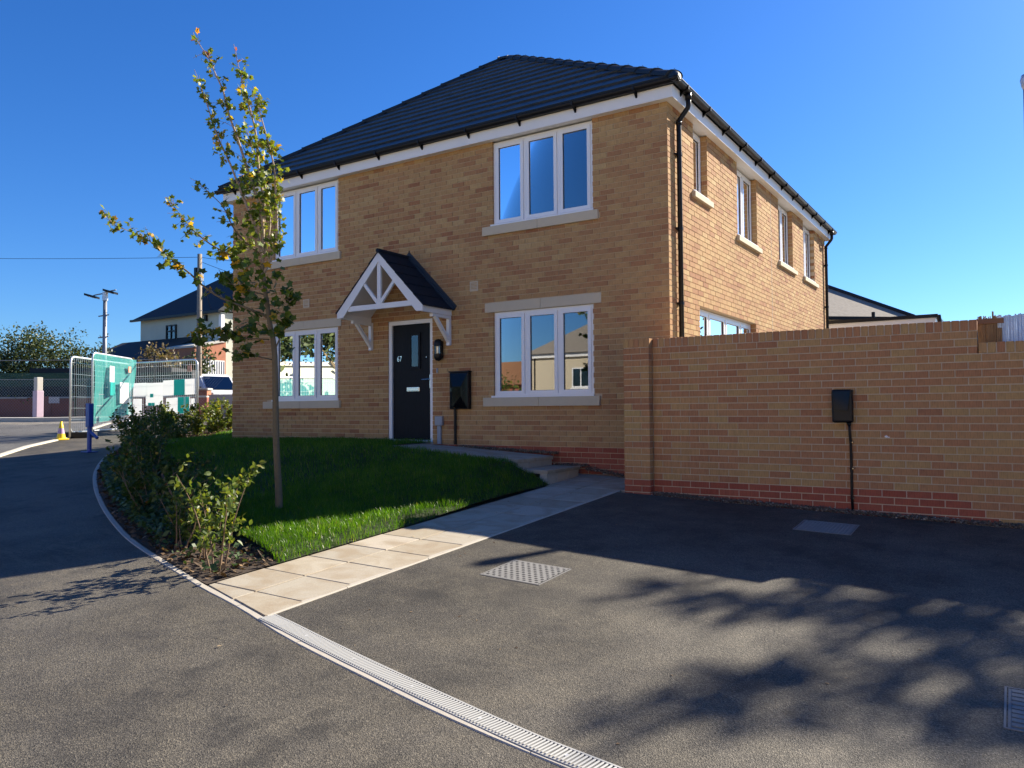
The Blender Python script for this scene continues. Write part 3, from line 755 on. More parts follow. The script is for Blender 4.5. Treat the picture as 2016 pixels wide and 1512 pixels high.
# roof ---------------------------------------------------------------
RZ = 4.865; E = OV+.055; APX = [(-5.02, 3.52), (-4.74, 3.52)]; AZ_ = 7.80
C = {'fl': Vector((HX0-E, -E, RZ)), 'fr': Vector((E, -E, RZ)), 'br': Vector((E, HD+E, RZ)), 'bl': Vector((HX0-E, HD+E, RZ)),
     'al': Vector((*APX[0], AZ_)), 'ar': Vector((*APX[1], AZ_)), 'cl': Vector((APX[0][0], HD-3.52, AZ_)), 'cr': Vector((APX[1][0], HD-3.52, AZ_))}
mb = MB(); dn = Vector((0, 0, -.05))
mb.add([tuple(C[k]+dn) for k in ('fl', 'fr', 'ar', 'al', 'br', 'cr', 'bl', 'cl')], [[0, 1, 2, 3], [1, 4, 5, 2], [4, 6, 7, 5], [6, 0, 3, 7], [3, 2, 5, 7]])
mb.build('roof', M['tile'], house)
# front slope: each tile a part, cut along the hips
up = (C['al']-Vector((C['al'].x, -E, RZ))); SL = up.length; upn = up.normalized(); nrm = Vector((1, 0, 0)).cross(upn).normalized()
gauge = SL/14.0; TW = .334
def hipx(s): t = s/SL; return C['fl'].x+(C['al'].x-C['fl'].x)*t, C['fr'].x+(C['ar'].x-C['fr'].x)*t
full_me = None
def tile_mesh(poly):   # poly in (x,s) plane relative to origin; thickness wedge
    n = len(poly); vs = []
    for (x_, s_) in poly:
        lift = .036*(1-s_/(gauge*1.12)); vs.append(tuple(Vector((x_, 0, 0))+upn*s_+nrm*(lift+.012)))
    for (x_, s_) in poly:
        lift = .036*(1-s_/(gauge*1.12)); vs.append(tuple(Vector((x_, 0, 0))+upn*s_+nrm*(lift-.02)))
    m_ = MB(); m_.add(vs, [list(range(n)), list(range(n, 2*n))[::-1]]+[[i, n+i, n+(i+1) % n, (i+1) % n] for i in range(n)]); return m_.mesh('roof_tile', M['tile'])
def clipx(poly, line, side):   # keep where side*(x-line(s))>=0
    out = []
    for i in range(len(poly)):
        a, b = poly[i], poly[(i+1) % len(poly)]; da = side*(a[0]-line(a[1])); db = side*(b[0]-line(b[1]))
        if da >= 0: out.append(a)
        if da*db < 0: t = da/(da-db); out.append((a[0]+(b[0]-a[0])*t, a[1]+(b[1]-a[1])*t))
    return out
for r_ in range(14):
    s0 = r_*gauge-.02; x = HX0-E-TW*(.5 if r_ % 2 else 0)
    while x < E:
        poly = [(x+.0015, s0), (x+TW-.0015, s0), (x+TW-.0015, s0+gauge*1.12), (x+.0015, s0+gauge*1.12)]
        p2 = clipx(poly, lambda s: hipx(s)[0], 1); p2 = clipx(p2, lambda s: hipx(s)[1], -1) if len(p2) > 2 else p2
        if len(p2) > 2:
            if len(p2) == 4 and p2 == poly:
                if full_me is None: full_me = tile_mesh([(a-x, b-s0) for a, b in poly])
                me = full_me
            else: me = tile_mesh([(a-x, b-s0) for a, b in p2])
            o = link('roof_tile', me, house, Vector((x, -E, RZ))+upn*s0+nrm*random.uniform(-.0015, .0015))
        x += TW
def ridge_run(p0, p1, n, r=.10):
    p0 = Vector(p0); p1 = Vector(p1); d = (p1-p0)/n; dn_ = d.normalized(); side = dn_.cross(Vector((0, 0, 1))).normalized(); upv = side.cross(dn_)
    for k in range(n):
        mb = MB(); vs = []; m_ = 8
        for q, rr, lift in ((-.03, r*1.05, .016), (.02, r*1.05, .016), (.021, r, .012), (1.0, r*.96, .0)):
            for j in range(m_+1):
                a = math.pi*(j/m_)*1.1-.05*math.pi; v = p0+d*(k+q)+side*(rr*1.25*math.cos(a))+upv*(rr*.75*math.sin(a)+lift-.02); vs.append(tuple(v))
        fs = [[i*(m_+1)+j, i*(m_+1)+j+1, (i+1)*(m_+1)+j+1, (i+1)*(m_+1)+j] for i in range(3) for j in range(m_)]+[list(range(m_+1)), [3*(m_+1)+j for j in range(m_, -1, -1)]]
        mb.add(vs, fs); mb.tube([p0+d*(k+.0)+upv*(r*.80)-side*.01, p0+d*(k+.0)+upv*(r*.86)-side*.01], .008, 6)
        mb.build('ridge_tile', M['ridge'], house)
ridge_run(C['fl']+Vector((.02, .02, .03)), C['al'], 14); ridge_run(C['fr']+Vector((-.02, .02, .03)), C['ar'], 15)
ridge_run(C['al']+Vector((.03, 0, 0)), C['ar']-Vector((.03, 0, 0)), 1, .10)
mb = MB(); mb.lathe([(.10, 0), (.098, .05), (.07, .10), (.03, .125), (.001, .13)], 14, C['fr']+Vector((-.03, .03, -.03))); mb.build('hip_end_cap', M['tile'], house, smooth=True)

# inside: floors and partitions, plus a lining added to darken the panes
mb = MB(); mb.box(HX0+.29, -.29, .29, HD-.29, -.08, .03); mb.box(HX0+.29, -.29, .29, HD-.29, 2.42, 2.62); mb.box(HX0+.29, -.29, .29, HD-.29, 4.66, 4.70)
mb.box(HX0+.29, -.29, 4.2, 4.3, .03, 4.66); mb.box(-5.5, -5.4, .29, 4.2, .03, 4.66); mb.box(-3.5, -3.4, .29, 4.2, .03, 4.66)
mb.box(HX0+.3, HX0+.4, .3, 4.18, .04, 4.6); mb.box(HX0+.3, -.3, .3, 4.18, 4.57, 4.655); mb.build('interior', M['plaster'], house)  # added wall lining and lowered ceiling block light behind the panes

# air vents, bell
for x0, x1, z0, z1 in ((-3.262, -3.107, 2.375, 2.53), (-7.0, -6.84, 2.41, 2.563)):
    mb = MB(); frame_ring(mb, x0, x1, z0, z1, -.02, .008, .02, front)
    for k in range(5): zz = z0+.026+k*.022; mb.box(x0+.02, x1-.02, -.02, .003, zz, zz+.012, front)
    mb.box(x0+.02, x1-.02, -.02, -.012, z0+.02, z1-.02, front); mb.build('air_vent', M['stone'], house)
MB().bbox(-3.925, -3.895, -.003, .022, 1.13, 1.205, .006, front).build('door_bell', M['grey_plastic'], house)

# front door ----------------------------------------------------------
DX0, DX1, DZ0, DZ1 = -4.965, -4.012, .02, 2.02; dw = -.055
lm = MB(); lm.bbox(-4.895, -4.075, dw-.05, dw, .06, 1.955, .003, front)
door = lm.build('front_door', M['door'], house)
mb = MB(); frame_ring(mb, DX0+.002, DX1-.002, DZ0, DZ1-.002, -.11, -.022, .066, front, .035); mb.box(DX0+.002, DX1-.002, -.022, .03, DZ0-.03, DZ0+.018, front); mb.build('door_frame', M['upvc'], door)
gx0, gx1, gz0, gz1 = -4.50, -4.345, 1.255, 1.765
mb = MB(); frame_ring(mb, gx0-.045, gx1+.045, gz0-.045, gz1+.045, dw-.004, dw+.016, .045, front); mb.build('glazing_frame', M['door'], door)
mb = MB(); mb.box(gx0, gx1, dw-.002, dw+.004, gz0, gz1, front); mb.build('door_pane', M['doorglass'], door)
mb = MB(); mb.bbox(-4.592, -4.322, dw-.002, dw+.012, .846, .917, .004, front); mb.bbox(-4.572, -4.342, dw+.012, dw+.018, .86, .903, .003, front); mb.build('letter_plate', M['chrome'], door)
mb = MB(); mb.bbox(-4.112, -4.082, dw-.002, dw+.012, .89, 1.115, .004, front)
mb.tube([front(-4.097, dw+.01, 1.035), front(-4.097, dw+.05, 1.035), front(-4.115, dw+.055, 1.035), front(-4.235, dw+.055, 1.033)], .010, 8); mb.tube([front(-4.097, dw+.01, .95), front(-4.097, dw+.018, .95)], .011, 10)
mb.build('door_handle', M['chrome'], door)
MB().tube([front(-4.18, dw, 1.40), front(-4.18, dw+.006, 1.40)], .008, 8).build('peephole', M['chrome'], door)
cu = bpy.data.curves.new('door_number', 'FONT'); cu.body = '67'; cu.size = .128; cu.extrude = .004; cu.offset = .0012; cu.materials.append(M['chrome'])
tmp = bpy.data.objects.new('number_curve', cu); dme = bpy.data.meshes.new_from_object(tmp); bpy.data.objects.remove(tmp); dme.name = 'door_number'
o = bpy.data.objects.new('door_number', dme); COL.objects.link(o); o.parent = door; o.location = (-4.80, .047, 1.348); o.rotation_euler = (math.pi/2, 0, 0); o.scale = (.82, 1, 1)

# door canopy ----------------------------------------------------------
CX, CF = -4.49, .73                     # centre, projection
cz_ap, cz_ev, hw = 3.03, 2.125, .90
can = empty('door_canopy'); can.parent = house
sl_ = Vector((hw, 0, cz_ev-cz_ap)); slope = math.atan2(cz_ap-cz_ev, hw)
for sgn in (-1, 1):
    mb = MB(); L = math.hypot(hw, cz_ap-cz_ev); nx, nz = math.sin(slope), math.cos(slope)
    P = lambda a, t, s=sgn: (CX+s*(a*math.cos(slope)+t*nx), cz_ap-a*math.sin(slope)+t*nz)
    # sheathing
    mb.prism([P(0, -.045), P(L, -.045), P(L, -.012), P(0, -.012)], .004, CF-.01, lambda a, b, h: (a, -h, b)); mb.build('canopy_lining', M['white'], can)
    nrow = 5; gl_ = L/nrow
    for r_ in range(nrow):
        mb = MB(); a0, a1 = r_*gl_, (r_+1)*gl_+.02
        mb.prism([P(a0, .0), P(a1, .014), P(a1, -.006), P(a0, -.012)], .004, CF+.03, lambda a, b, h: (a, -h, b)); mb.build('canopy_tile', M['matt_tile'], can)
    mb = MB(); mb.prism([P(-.02, .03), P(L+.03, .045), P(L+.03, .0), P(-.02, .0)], .002, .055, lambda a, b, h: (a, -h, b)); mb.prism([P(-.1, .08), P(L+.02, .085), P(L+.02, .04), P(-.02, .03)], .001, .012, lambda a, b, h: (a, -h, b)); mb.build('flashing', M['lead'], can)
    mb = MB(); d = .115; q = [P(0, -.012), P(L+.012, -.012), P(L+.012, -.04), (P(L+.012, -.012)[0], P(L+.012, -.012)[1]-d), (P(L-.05, -d)[0], P(L-.05, -d)[1]-.02), P(.0, -d-.0)]
    q = [P(0, -.012), P(L, -.012), (P(L, -.012)[0], P(L, -.012)[1]-.085), (P(L-.075, -d)[0], P(L, -.012)[1]-.085), P(d*math.tan(slope)*1.0, -d)]
    mb.prism(q, CF-.012, CF+.02, lambda a, b, h: (a, -h, b)); mb.build('bargeboard', M['white'], can)
    # side plate
    xs0 = CX+sgn*(hw-.03); mb = MB(); mb.box(min(xs0, xs0-sgn*.03), max(xs0, xs0-sgn*.03), -CF+.013, -.004, cz_ev-.10, cz_ev-.018); mb.build('side_plate', M['white'], can)
    # bracket
    bx = CX+sgn*.83; mb = MB(); mb.box(bx-.03, bx+.03, -.055, -.003, 1.555, 2.02)
    mb.box(bx-.03, bx+.03, -.47, -.058, 1.975, 2.02)
    mb.prism([(.055, 1.60), (.055, 1.68), (.33, 1.974), (.40, 1.974)], bx-.026, bx+.026, lambda a, b, h: (h, -a, b))
    mb.build('gallows_bracket', M['white'], can)
    # struts
    mb = MB(); t = .026; a = Vector((CX+sgn*.03, 0, 2.22)); b = Vector((CX+sgn*.33, 0, 2.56)); dd = (b-a).normalized(); pp = Vector((dd.z, 0, -dd.x))*t
    mb.prism([((a+pp).x, (a+pp).z), ((b+pp).x, (b+pp).z), ((b-pp).x, (b-pp).z), ((a-pp).x, (a-pp).z)], CF-.03, CF+.005, lambda a, b, h: (a, -h, b)); mb.build('strut', M['white'], can)
mb = MB(); mb.box(CX-.035, CX+.035, -CF-.004, -CF+.036, 2.2, 2.86); mb.build('king_post', M['white'], can)
mb = MB(); mb.box(CX-.66, CX+.66, -CF-.008, -CF+.038, 2.125, 2.207); mb.build('tie_beam', M['white'], can)
mb = MB(); mb.tube([(CX, -.003, cz_ap+.01), (CX, -CF-.035, cz_ap+.01)], .035, 8); mb.build('canopy_ridge', M['matt_tile'], can)

# fittings on the front wall (things of their own) -----------------------
wl = empty('wall_lamp', front(-3.84, .05, 1.5), 'black half round wall lantern with clear ribbed glass beside the door', 'wall lamp')
cx_, cz_ = 0, 0
def halfdome(z0, sgn):
    mb = MB(); prof = [(.07, 0), (.07, sgn*.045), (.062, sgn*.08), (.042, sgn*.105), (.001, sgn*.118)]
    mb.lathe(prof, 16, (0, -.02, z0)); return mb
halfdome(.05, 1).build('lamp_cap', M['black'], wl, smooth=True); halfdome(-.07, -1).build('lamp_base', M['black'], wl, smooth=True)
MB().lathe([(.055, -.07), (.055, .05)], 16, (0, -.02, 0)).build('lamp_glass', M['lampglass'], wl, smooth=True)
mb = MB()
for k in range(5): a = -math.pi*k/4; mb.tube([(.06*math.cos(a), -.02+.06*math.sin(a), -.075), (.06*math.cos(a), -.02+.06*math.sin(a), .055)], .004, 6)
mb.build('lamp_bars', M['black'], wl); MB().box(-.05, .05, .02, .045, -.13, .13).build('back_plate', M['black'], wl)
MB().lathe([(.018, -.05), (.018, .03), (.001, .035)], 10, (0, -.02, 0)).build('lamp_bulb', M['white'], wl)

mbx = empty('meter_box', front(-3.42, 0, .55), 'glossy black wall mounted meter box with faceted lid right of the door', 'meter box')
mb = MB(); mb.bbox(-.19, .175, -.085, -.002, .0, .57, .01); mb.build('box_body', M['black'], mbx)
mb = MB(); b0 = [(-.175, .015), (.16, .015), (.16, .555), (-.175, .555)]; i0 = [(-.10, .09), (.085, .20), (.085, .345), (-.10, .345)]
i0 = [(-.105, .03), (.06, .2), (.06, .35), (-.105, .35)]
vs = [(a, -.087, b) for a, b in b0]+[(a, -.128, b) for a, b in i0]
mb.add(vs, [[4, 5, 6, 7]]+[[i, (i+1) % 4, 4+(i+1) % 4, 4+i] for i in range(4)]); mb.build('lid', M['gloss_black'], mbx)
MB().tube([(.115, -.09, .29), (.115, -.115, .29)], .012, 8).build('lock', M['black'], mbx)
MB().bbox(-.20, .185, -.095, -.002, .572, .592, .004).build('rain_lip', M['black'], mbx)
MB().tube([(-.12, -.03, 0), (-.12, -.03, -.55)], .022, 10).build('conduit', M['black'], mbx)
gb = empty('cable_box', front(-3.86, 0, .02), 'small grey cable junction box low on the wall beside the door', 'cable box')
MB().bbox(-.07, .075, -.06, -.002, .27, .42, .012).build('box_body', M['grey_plastic'], gb); MB().bbox(-.035, .035, -.04, -.002, -.02, .268, .006).build('trunking', M['grey_plastic'], gb)

# ------------------------------------------------------------------ garden wall
gw = empty('garden_wall', (0, 0, 0), 'long brown brick garden wall with soldier coping and red base courses', 'wall')
WY, CT = -1.023, 1.374
WB = CT-.107-21*.075                    # top of the red courses at the left
gwm = lambda u, w_, z: (u, WY-w_, z)
def wall_top(u): return CT-.107 if u < 3.515 else CT-.107-.225
zoff = WB; kt = 21
anch = 2.089-.5*.225+.0
rows_ = courses(.17, 6.2, -6, 21, [(3.515, 7, CT-.107-.225, 3)], 2.084+.005, zoff=zoff, phase=.1125)
rows_ = [(a, b, c, d, k) for a, b, c, d, k in rows_]
def wall_red(k, u): return k < 0 and (u < 3.25+(-1-k)*.115+.1 or k <= -5)
def wtone(): return min(1, max(.02, random.choice([random.gauss(.25, .12), random.gauss(.4, .14), random.gauss(.62, .14), random.gauss(.72, .12)])))
cand = [i for i, b in enumerate(rows_) if b[1]-b[0] > .2 and b[0] < 3.9 and (b[2]+b[3])/2 > G((b[0]+b[1])/2, WY)-.02]
cand.sort(key=lambda i: (Vector(((rows_[i][0]+rows_[i][1])/2, WY, rows_[i][2]))-CAM).length)
chosen = set(cand[:298])
WV = []
for k in range(16): m_ = MB(); m_.box(-.1075, .1075, -.05, .05, -.0325, .0325, tone=wtone()); WV.append(m_.mesh('brick', M['brick_wall']))
WVR = brick_variants(M['brick_red'], 5, 0)
sw = MB(); sr = MB()
for i, (a, b, c, d, k) in enumerate(rows_):
    jit = random.uniform(-.0015, .002); red = wall_red(k, (a+b)/2)
    if i in chosen: link('brick', random.choice(WVR if red else WV), gw, ((a+b)/2, WY+.05-jit, (c+d)/2))
    elif red: sr.box(a, b, -.1025, jit, c, d, gwm, random.random()+.01)
    else: sw.box(a, b, -.1025, jit, c, d, gwm, wtone())
# pier: front, right and left faces, and the return to the house
PX0, PX1, PF = -.163, .166, WY-.10
for k in range(-3, 21):
    za = zoff+k*.075+.005; zb = za+.065; red = k < 0; tgt = sr if red else sw; tn = (lambda: random.random()+.01) if red else wtone
    if k % 2: pts = [(PX0, PX0+.1025), (PX0+.1125, PX1)]
    else: pts = [(PX0, PX0+.215), (PX0+.225, PX1)]
    for a, b in pts: tgt.box(a, b, PF-random.uniform(0, .002), PF+.1025, za, zb, tone=tn())
    y = PF+.1125
    while y < -.02: y2 = min(y+.215, -.004); tgt.box(PX0+.11, PX0+.2125, y, y2, za, zb, tone=tn()); y = y2+.01
mb = MB(); mb.box(.17, 3.515, -.21, -.006, -1.0, CT-.107+.003, gwm); mb.box(3.515, 6.2, -.21, -.006, -1.0, CT-.332+.003, gwm)
mb.box(PX0+.006, PX1-.006, PF+.006, WY+.21, -1.0, CT-.107+.003); mb.box(PX0+.116, PX0+.32, WY+.212, -.004, -1.0, CT-.107+.003)
mb.build('mortar_core', M['mortar_grey'], gw)
sw.build('brickwork', M['brick_wall'], gw, 'stuff'); sr.build('base_brickwork', M['brick_red'], gw, 'stuff')
CV = []
for k in range(12): m_ = MB(); m_.bbox(-.0325, .0325, -.1075, .1075, -.05125, .05125, .003, tone=wtone()); CV.append(m_.mesh('coping_brick', M['brick_wall']))
def coping(x0, x1, zt, y):
    n = round((x1-x0+.01)/.075); p = (x1-x0+.01)/n
    for k in range(n): link('coping_brick', random.choice(CV), gw, (x0+p*k+.0325, y+.1075+random.uniform(-.002, .001), zt-.05125+random.uniform(-.002, .001)))
    m_ = MB(); m_.box(x0+.004, x1-.004, y+.006, y+.209, zt-.103, zt-.006); m_.build('coping_mortar', M['mortar_grey'], gw)
coping(.176, 3.515, CT, WY); coping(3.527, 6.2, CT-.225, WY)
coping(PX0, PX1, CT, PF)
for k in range(11): link('coping_brick', random.choice(CV), gw, (PX0+.2175, WY+.16+k*.075, CT-.05125)).rotation_euler = (0, 0, math.pi/2)
MB().bbox(2.683, 2.714, WY-.004, WY+.004, .225, .240, .003).bbox(2.708, 2.731, WY-.003, WY+.004, .221, .232, .003).bbox(2.693, 2.703, WY-.0035, WY+.004, .218, .247, .003).build('mortar_splash', M['white'], gw)
ev = empty('car_charger', (2.30, WY, .375), 'black rounded electric car charger mounted on the brown garden wall', 'car charger')
mb = MB(); mb.bbox(-.105, .098, -.09, -.003, 0, .345, .022); mb.build('charger_body', M['black'], ev)
mb = MB(); mb.prism([(-.088, .325), (.082, .325), (.055, .125), (-.07, .125)], 0, .008, lambda a, b, h: (a, -(.0905+h+(.325-b)*.09), b)); mb.build('front_panel', M['gloss_black'], ev)
mb = MB(); mb.tube([(-.045, -.0955, .292), (-.045, -.0975, .292)], .007, 8); mb.box(-.03, -.005, -.0975, -.0955, .289, .296); mb.box(.01, .035, -.0975, -.0955, .288, .297); mb.build('indicator_marks', M['grey_plastic'], ev)
mb = MB(); mb.tube([(.055, -.04, 0), (.055, -.04, -.03)], .02, 10); mb.tube([(.055, -.04, -.02), (.058, -.03, -.1), (.063, -.016, -.2), (.066, -.014, -.45), (.064, -.014, -.75), (.07, -.014, -.96)], .0135, 8); mb.build('cable', M['black'], ev, smooth=True)
for z in (-.205, -.475, -.785): MB().bbox(.05, .092, -.032, -.001, z-.008, z+.008, .003).build('cable_clip', M['black'], ev)
for z in (-.205, -.475, -.785): MB().tube([(.084, -.032, z), (.084, -.036, z)], .005, 6).build('clip_nail', M['chrome'], ev)

# ------------------------------------------------------------------ drain and covers
dr = empty('channel_drain', (0, 0, 0), 'long pale slotted channel drain across the mouth of the driveway', 'drain')
DF = catmull(DR_FAR[:10], .1)
acc = [0.]
for a, b in zip(DF, DF[1:]): acc.append(acc[-1]+(b-a).length)
def dat(s):
    i = min(max(np.searchsorted(acc, s)-1, 0), len(DF)-2); return DF[i].lerp(DF[i+1], (s-acc[i])/(acc[i+1]-acc[i])), (DF[i+1]-DF[i]).normalized()
DL = min(acc[-1], 3.95); WD = .118
ch = MB(); bars = MB(); pr = None; bar_me = None
bm_ = MB(); bm_.bbox(-.0055, .0055, -WD+.008, -.008, -.012, 0., .0025); bar_me = bm_.mesh('grate_bar', M['grate'])
s = .012; cnt = 0
while s < DL:
    p, t = dat(s); zz = G(p.x, p.y)+.008; ang = math.atan2(t.y, t.x)
    o = link('grate_bar', bar_me, dr, (p.x, p.y, zz)); o.rotation_euler = (0, 0, ang); s += .0198
rl = MB()
for d0, d1 in ((0, .009), (WD-.009, WD)):
    L = []; n = 60
    for i in range(n+1):
        p, t = dat(DL*i/n); nr = Vector((t.y, -t.x))
        for d, z in ((d0, -.03), (d0, .009), (d1, .009), (d1, -.03)):
            c = p+nr*d; L.append((c.x, c.y, G(c.x, c.y)+z))
    rl.add(L, [[i*4+j, i*4+(j+1) % 4, (i+1)*4+(j+1) % 4, (i+1)*4+j] for i in range(n) for j in range(4)])
rl.build('grate_rail', M['grate'], dr)
cb = MB(); L = []
for i in range(61):
    p, t = dat(DL*i/60); nr = Vector((t.y, -t.x))
    for d, z in ((.0, .0), (.012, -.05), (WD-.012, -.05), (WD, .0)):
        c = p+nr*d; L.append((c.x, c.y, G(c.x, c.y)+z+.0055 if z == 0 else G(c.x, c.y)-.0+.0045))
cb.add(L, [[i*4+j, i*4+j+1, (i+1)*4+j+1, (i+1)*4+j] for i in range(60) for j in range(3)]); cb.build('channel', M['flat_dark'], dr)  # nearly flush black sheet, its colour stands for shade between the bars
cs = MB(); s = .5
while s < DL:
    p, t = dat(s); nr = Vector((t.y, -t.x)); c = p+nr*WD/2; cs.tube([(c.x, c.y, G(c.x, c.y)), (c.x, c.y, G(c.x, c.y)+.0095)], .011, 8); s += .5
cs.build('fixing_bolt', M['galv'], dr)

def cover(name, x0, x1, y0, y1, label, kind):
    cx, cy = (x0+x1)/2, (y0+y1)/2; r = empty(name, (cx, cy, G(cx, cy)), label, 'manhole cover', 'drain covers set in the driveway')
    r.rotation_euler = (math.atan(.06), 0, 0); sx = (G(x1, cy)-G(x0, cy))/(x1-x0); r.rotation_euler = (math.atan(.06), -math.atan(sx), 0)
    hx, hy = (x1-x0)/2, (y1-y0)/2
    fr = MB(); frame_ring(fr, -hx-.012, hx+.012, -hy-.012, hy+.012, -.03, .0085, .010, lambda u, w_, z: (u, z, w_)); fr.build('frame', M['iron'], r)
    pl = MB(); pl.box(-hx+.004, hx-.004, -hy+.004, hy-.004, -.02, .0062); pl.build('plate', M['flat_dark'] if kind == 'slots' else M['iron'], r)  # black plate colour stands in for shade below the slots
    if kind == 'slots':
        sm_ = MB(); nx, ny = 9, 11; px = 2*(hx-.008)/nx; py = 2*(hy-.008)/ny
        for j in range(ny+1): yy = -hy+.008+j*py; sm_.box(-hx+.008, hx-.008, yy-.010, yy+.010, .0065, .0095)
        for j in range(ny):
            for i in range(nx+1):
                xx = -hx+.008+(i+(.5 if j % 2 else 0))*px; sm_.box(max(xx-.013, -hx+.006), min(xx+.013, hx-.006), -hy+.008+j*py+.010, -hy+.008+(j+1)*py-.010, .0065, .0094) if xx-.013 < hx-.01 else None
        sm_.build('lattice', M['iron'], r)
    elif kind == 'bars':
        sm_ = MB(); ny = 9; py = 2*(hy-.01)/ny; nx = 4; px = 2*(hx-.01)/nx
        for j in range(ny):
            for i in range(nx): sm_.bbox(-hx+.01+i*px+.008, -hx+.01+(i+1)*px-.008, -hy+.01+j*py+.007, -hy+.01+(j+1)*py-.007, .006, .0125, .002)
        sm_.build('raised_pads', M['iron'], r)
    else:
        sm_ = MB()
        for j in range(12):
            for i in range(14):
                xx = -hx+.03+i*(2*hx-.06)/13; yy = -hy+.03+j*(2*hy-.06)/11; q = .015; sm_.add([(xx-q, yy, .0065), (xx, yy-q*.6, .0065), (xx+q, yy, .0065), (xx, yy+q*.6, .0065), (xx, yy, .0125)], [[0, 1, 4], [1, 2, 4], [2, 3, 4], [3, 0, 4]])
        sm_.build('tread_studs', M['iron'], r)
    return r
cover('manhole_cover', .398, .895, -4.92, -4.455, 'sunlit slotted metal drain cover in the middle of the driveway', 'slots')
cover('manhole_cover', 2.045, 2.525, -2.19, -1.73, 'shaded studded drain cover close to the garden wall', 'studs')
cover('manhole_cover', 3.735, 4.25, -5.715, -5.245, 'ribbed black drain cover cut off by the frame edge', 'bars')

# ------------------------------------------------------------------ foliage helpers
def leaf_shape(kind):
    if kind == 'maple':
        pts = []; tips = [(0, 1.0), (62, .86), (125, .55)]
        order = [(-122, .62), (-94, .48), (-58, .90), (-30, .62), (0, 1.0), (30, .62), (58, .90), (94, .48), (122, .62), (180, .18)]
        P = [(math.sin(math.radians(a))*r*.62, math.cos(math.radians(a))*r*.62+.12, -.05*abs(math.sin(math.radians(a)))*r) for a, r in order]
        V = np.array([(0, .1, .04)]+P); n = len(P); Fc = np.array([(0, 1+i, 1+(i+1) % n) for i in range(n)])
    else:
        V = np.array([(0, 0, 0), (-.27, .3, .07), (.27, .3, .07), (-.25, .62, .06), (.25, .62, .06), (0, 1, -.05), (0, .35, 0), (0, .66, 0)])
        Fc = np.array([(0, 6, 1), (0, 2, 6), (1, 6, 7), (1, 7, 3), (6, 2, 4), (6, 4, 7), (3, 7, 5), (7, 4, 5)])
    return V, Fc
LS = {k: leaf_shape(k) for k in ('maple', 'ovate')}
def rot_frames(d, rng, droop=.35):
    n = len(d); d = d/np.linalg.norm(d, axis=1, keepdims=True); r = rng.normal(0, 1, (n, 3)); r[:, 2] += .9
    x = np.cross(d, r); x /= np.linalg.norm(x, axis=1, keepdims=True)+1e-9; z = np.cross(x, d); return x, d, z
def leaf_cloud(P, D, S, kind, rng=RNG):
    V0, F0 = LS[kind]; x, y, z = rot_frames(D, rng); k = len(V0)
    V = P[:, None]+S[:, None, None]*(V0[None, :, 0:1]*x[:, None]+V0[None, :, 1:2]*y[:, None]+V0[None, :, 2:3]*z[:, None])
    Fc = (F0[None]+(np.arange(len(P))*k)[:, None, None]).reshape(-1, 3)
    return V.reshape(-1, 3), Fc, len(F0)
def leaves_object(name, P, D, S, tone, kind, mat, parent, nparts, part_name, label=None):
    """the nparts leaves nearest the camera become parts, the rest one mesh"""
    cam = np.array(CAM); size = S/np.linalg.norm(P-cam, axis=1); order = np.argsort(-size); a = order[:nparts]; b = order[nparts:]
    if len(b):
        V, Fc, k = leaf_cloud(P[b]-np.array(parent.location), D[b], S[b], kind); np_mesh(name, V, Fc, mat, np.repeat(tone[b], k), parent, 'stuff')
    if nparts:
        V0, F0 = LS[kind]; tv = np.quantile(tone, np.linspace(.04, .98, 9)); vm = []
        for t in tv:
            m_ = MB(); m_.add([tuple(v) for v in V0], F0.tolist(), max(.01, float(t))); vm.append(m_.mesh(part_name, mat))
        x, y, z = rot_frames(D[a], RNG)
        inv = Matrix.Translation(-parent.location)
        for i, j in enumerate(a):
            o = link(part_name, vm[int(np.argmin(abs(tv-tone[j])))], parent); s_ = float(S[j])
            mw = Matrix(((x[i][0], y[i][0], z[i][0], 0), (x[i][1], y[i][1], z[i][1], 0), (x[i][2], y[i][2], z[i][2], 0), (0, 0, 0, 1)))
            q = inv @ Vector(P[j]); o.matrix_basis = Matrix.Translation(q) @ mw @ Matrix.Scale(s_, 4)
def along(pts, n, rng=RNG, lo=0., hi=1.):
    P = np.array(pts, float); seg = np.linalg.norm(np.diff(P, axis=0), axis=1); c = np.concatenate([[0], np.cumsum(seg)]); s = rng.uniform(lo, hi, n)*c[-1]
    i = np.clip(np.searchsorted(c, s)-1, 0, len(seg)-1); t = (s-c[i])/seg[i]; d = np.diff(P, axis=0)[i]; return P[i]+d*t[:, None], d/np.linalg.norm(d, axis=1, keepdims=True), s/c[-1]

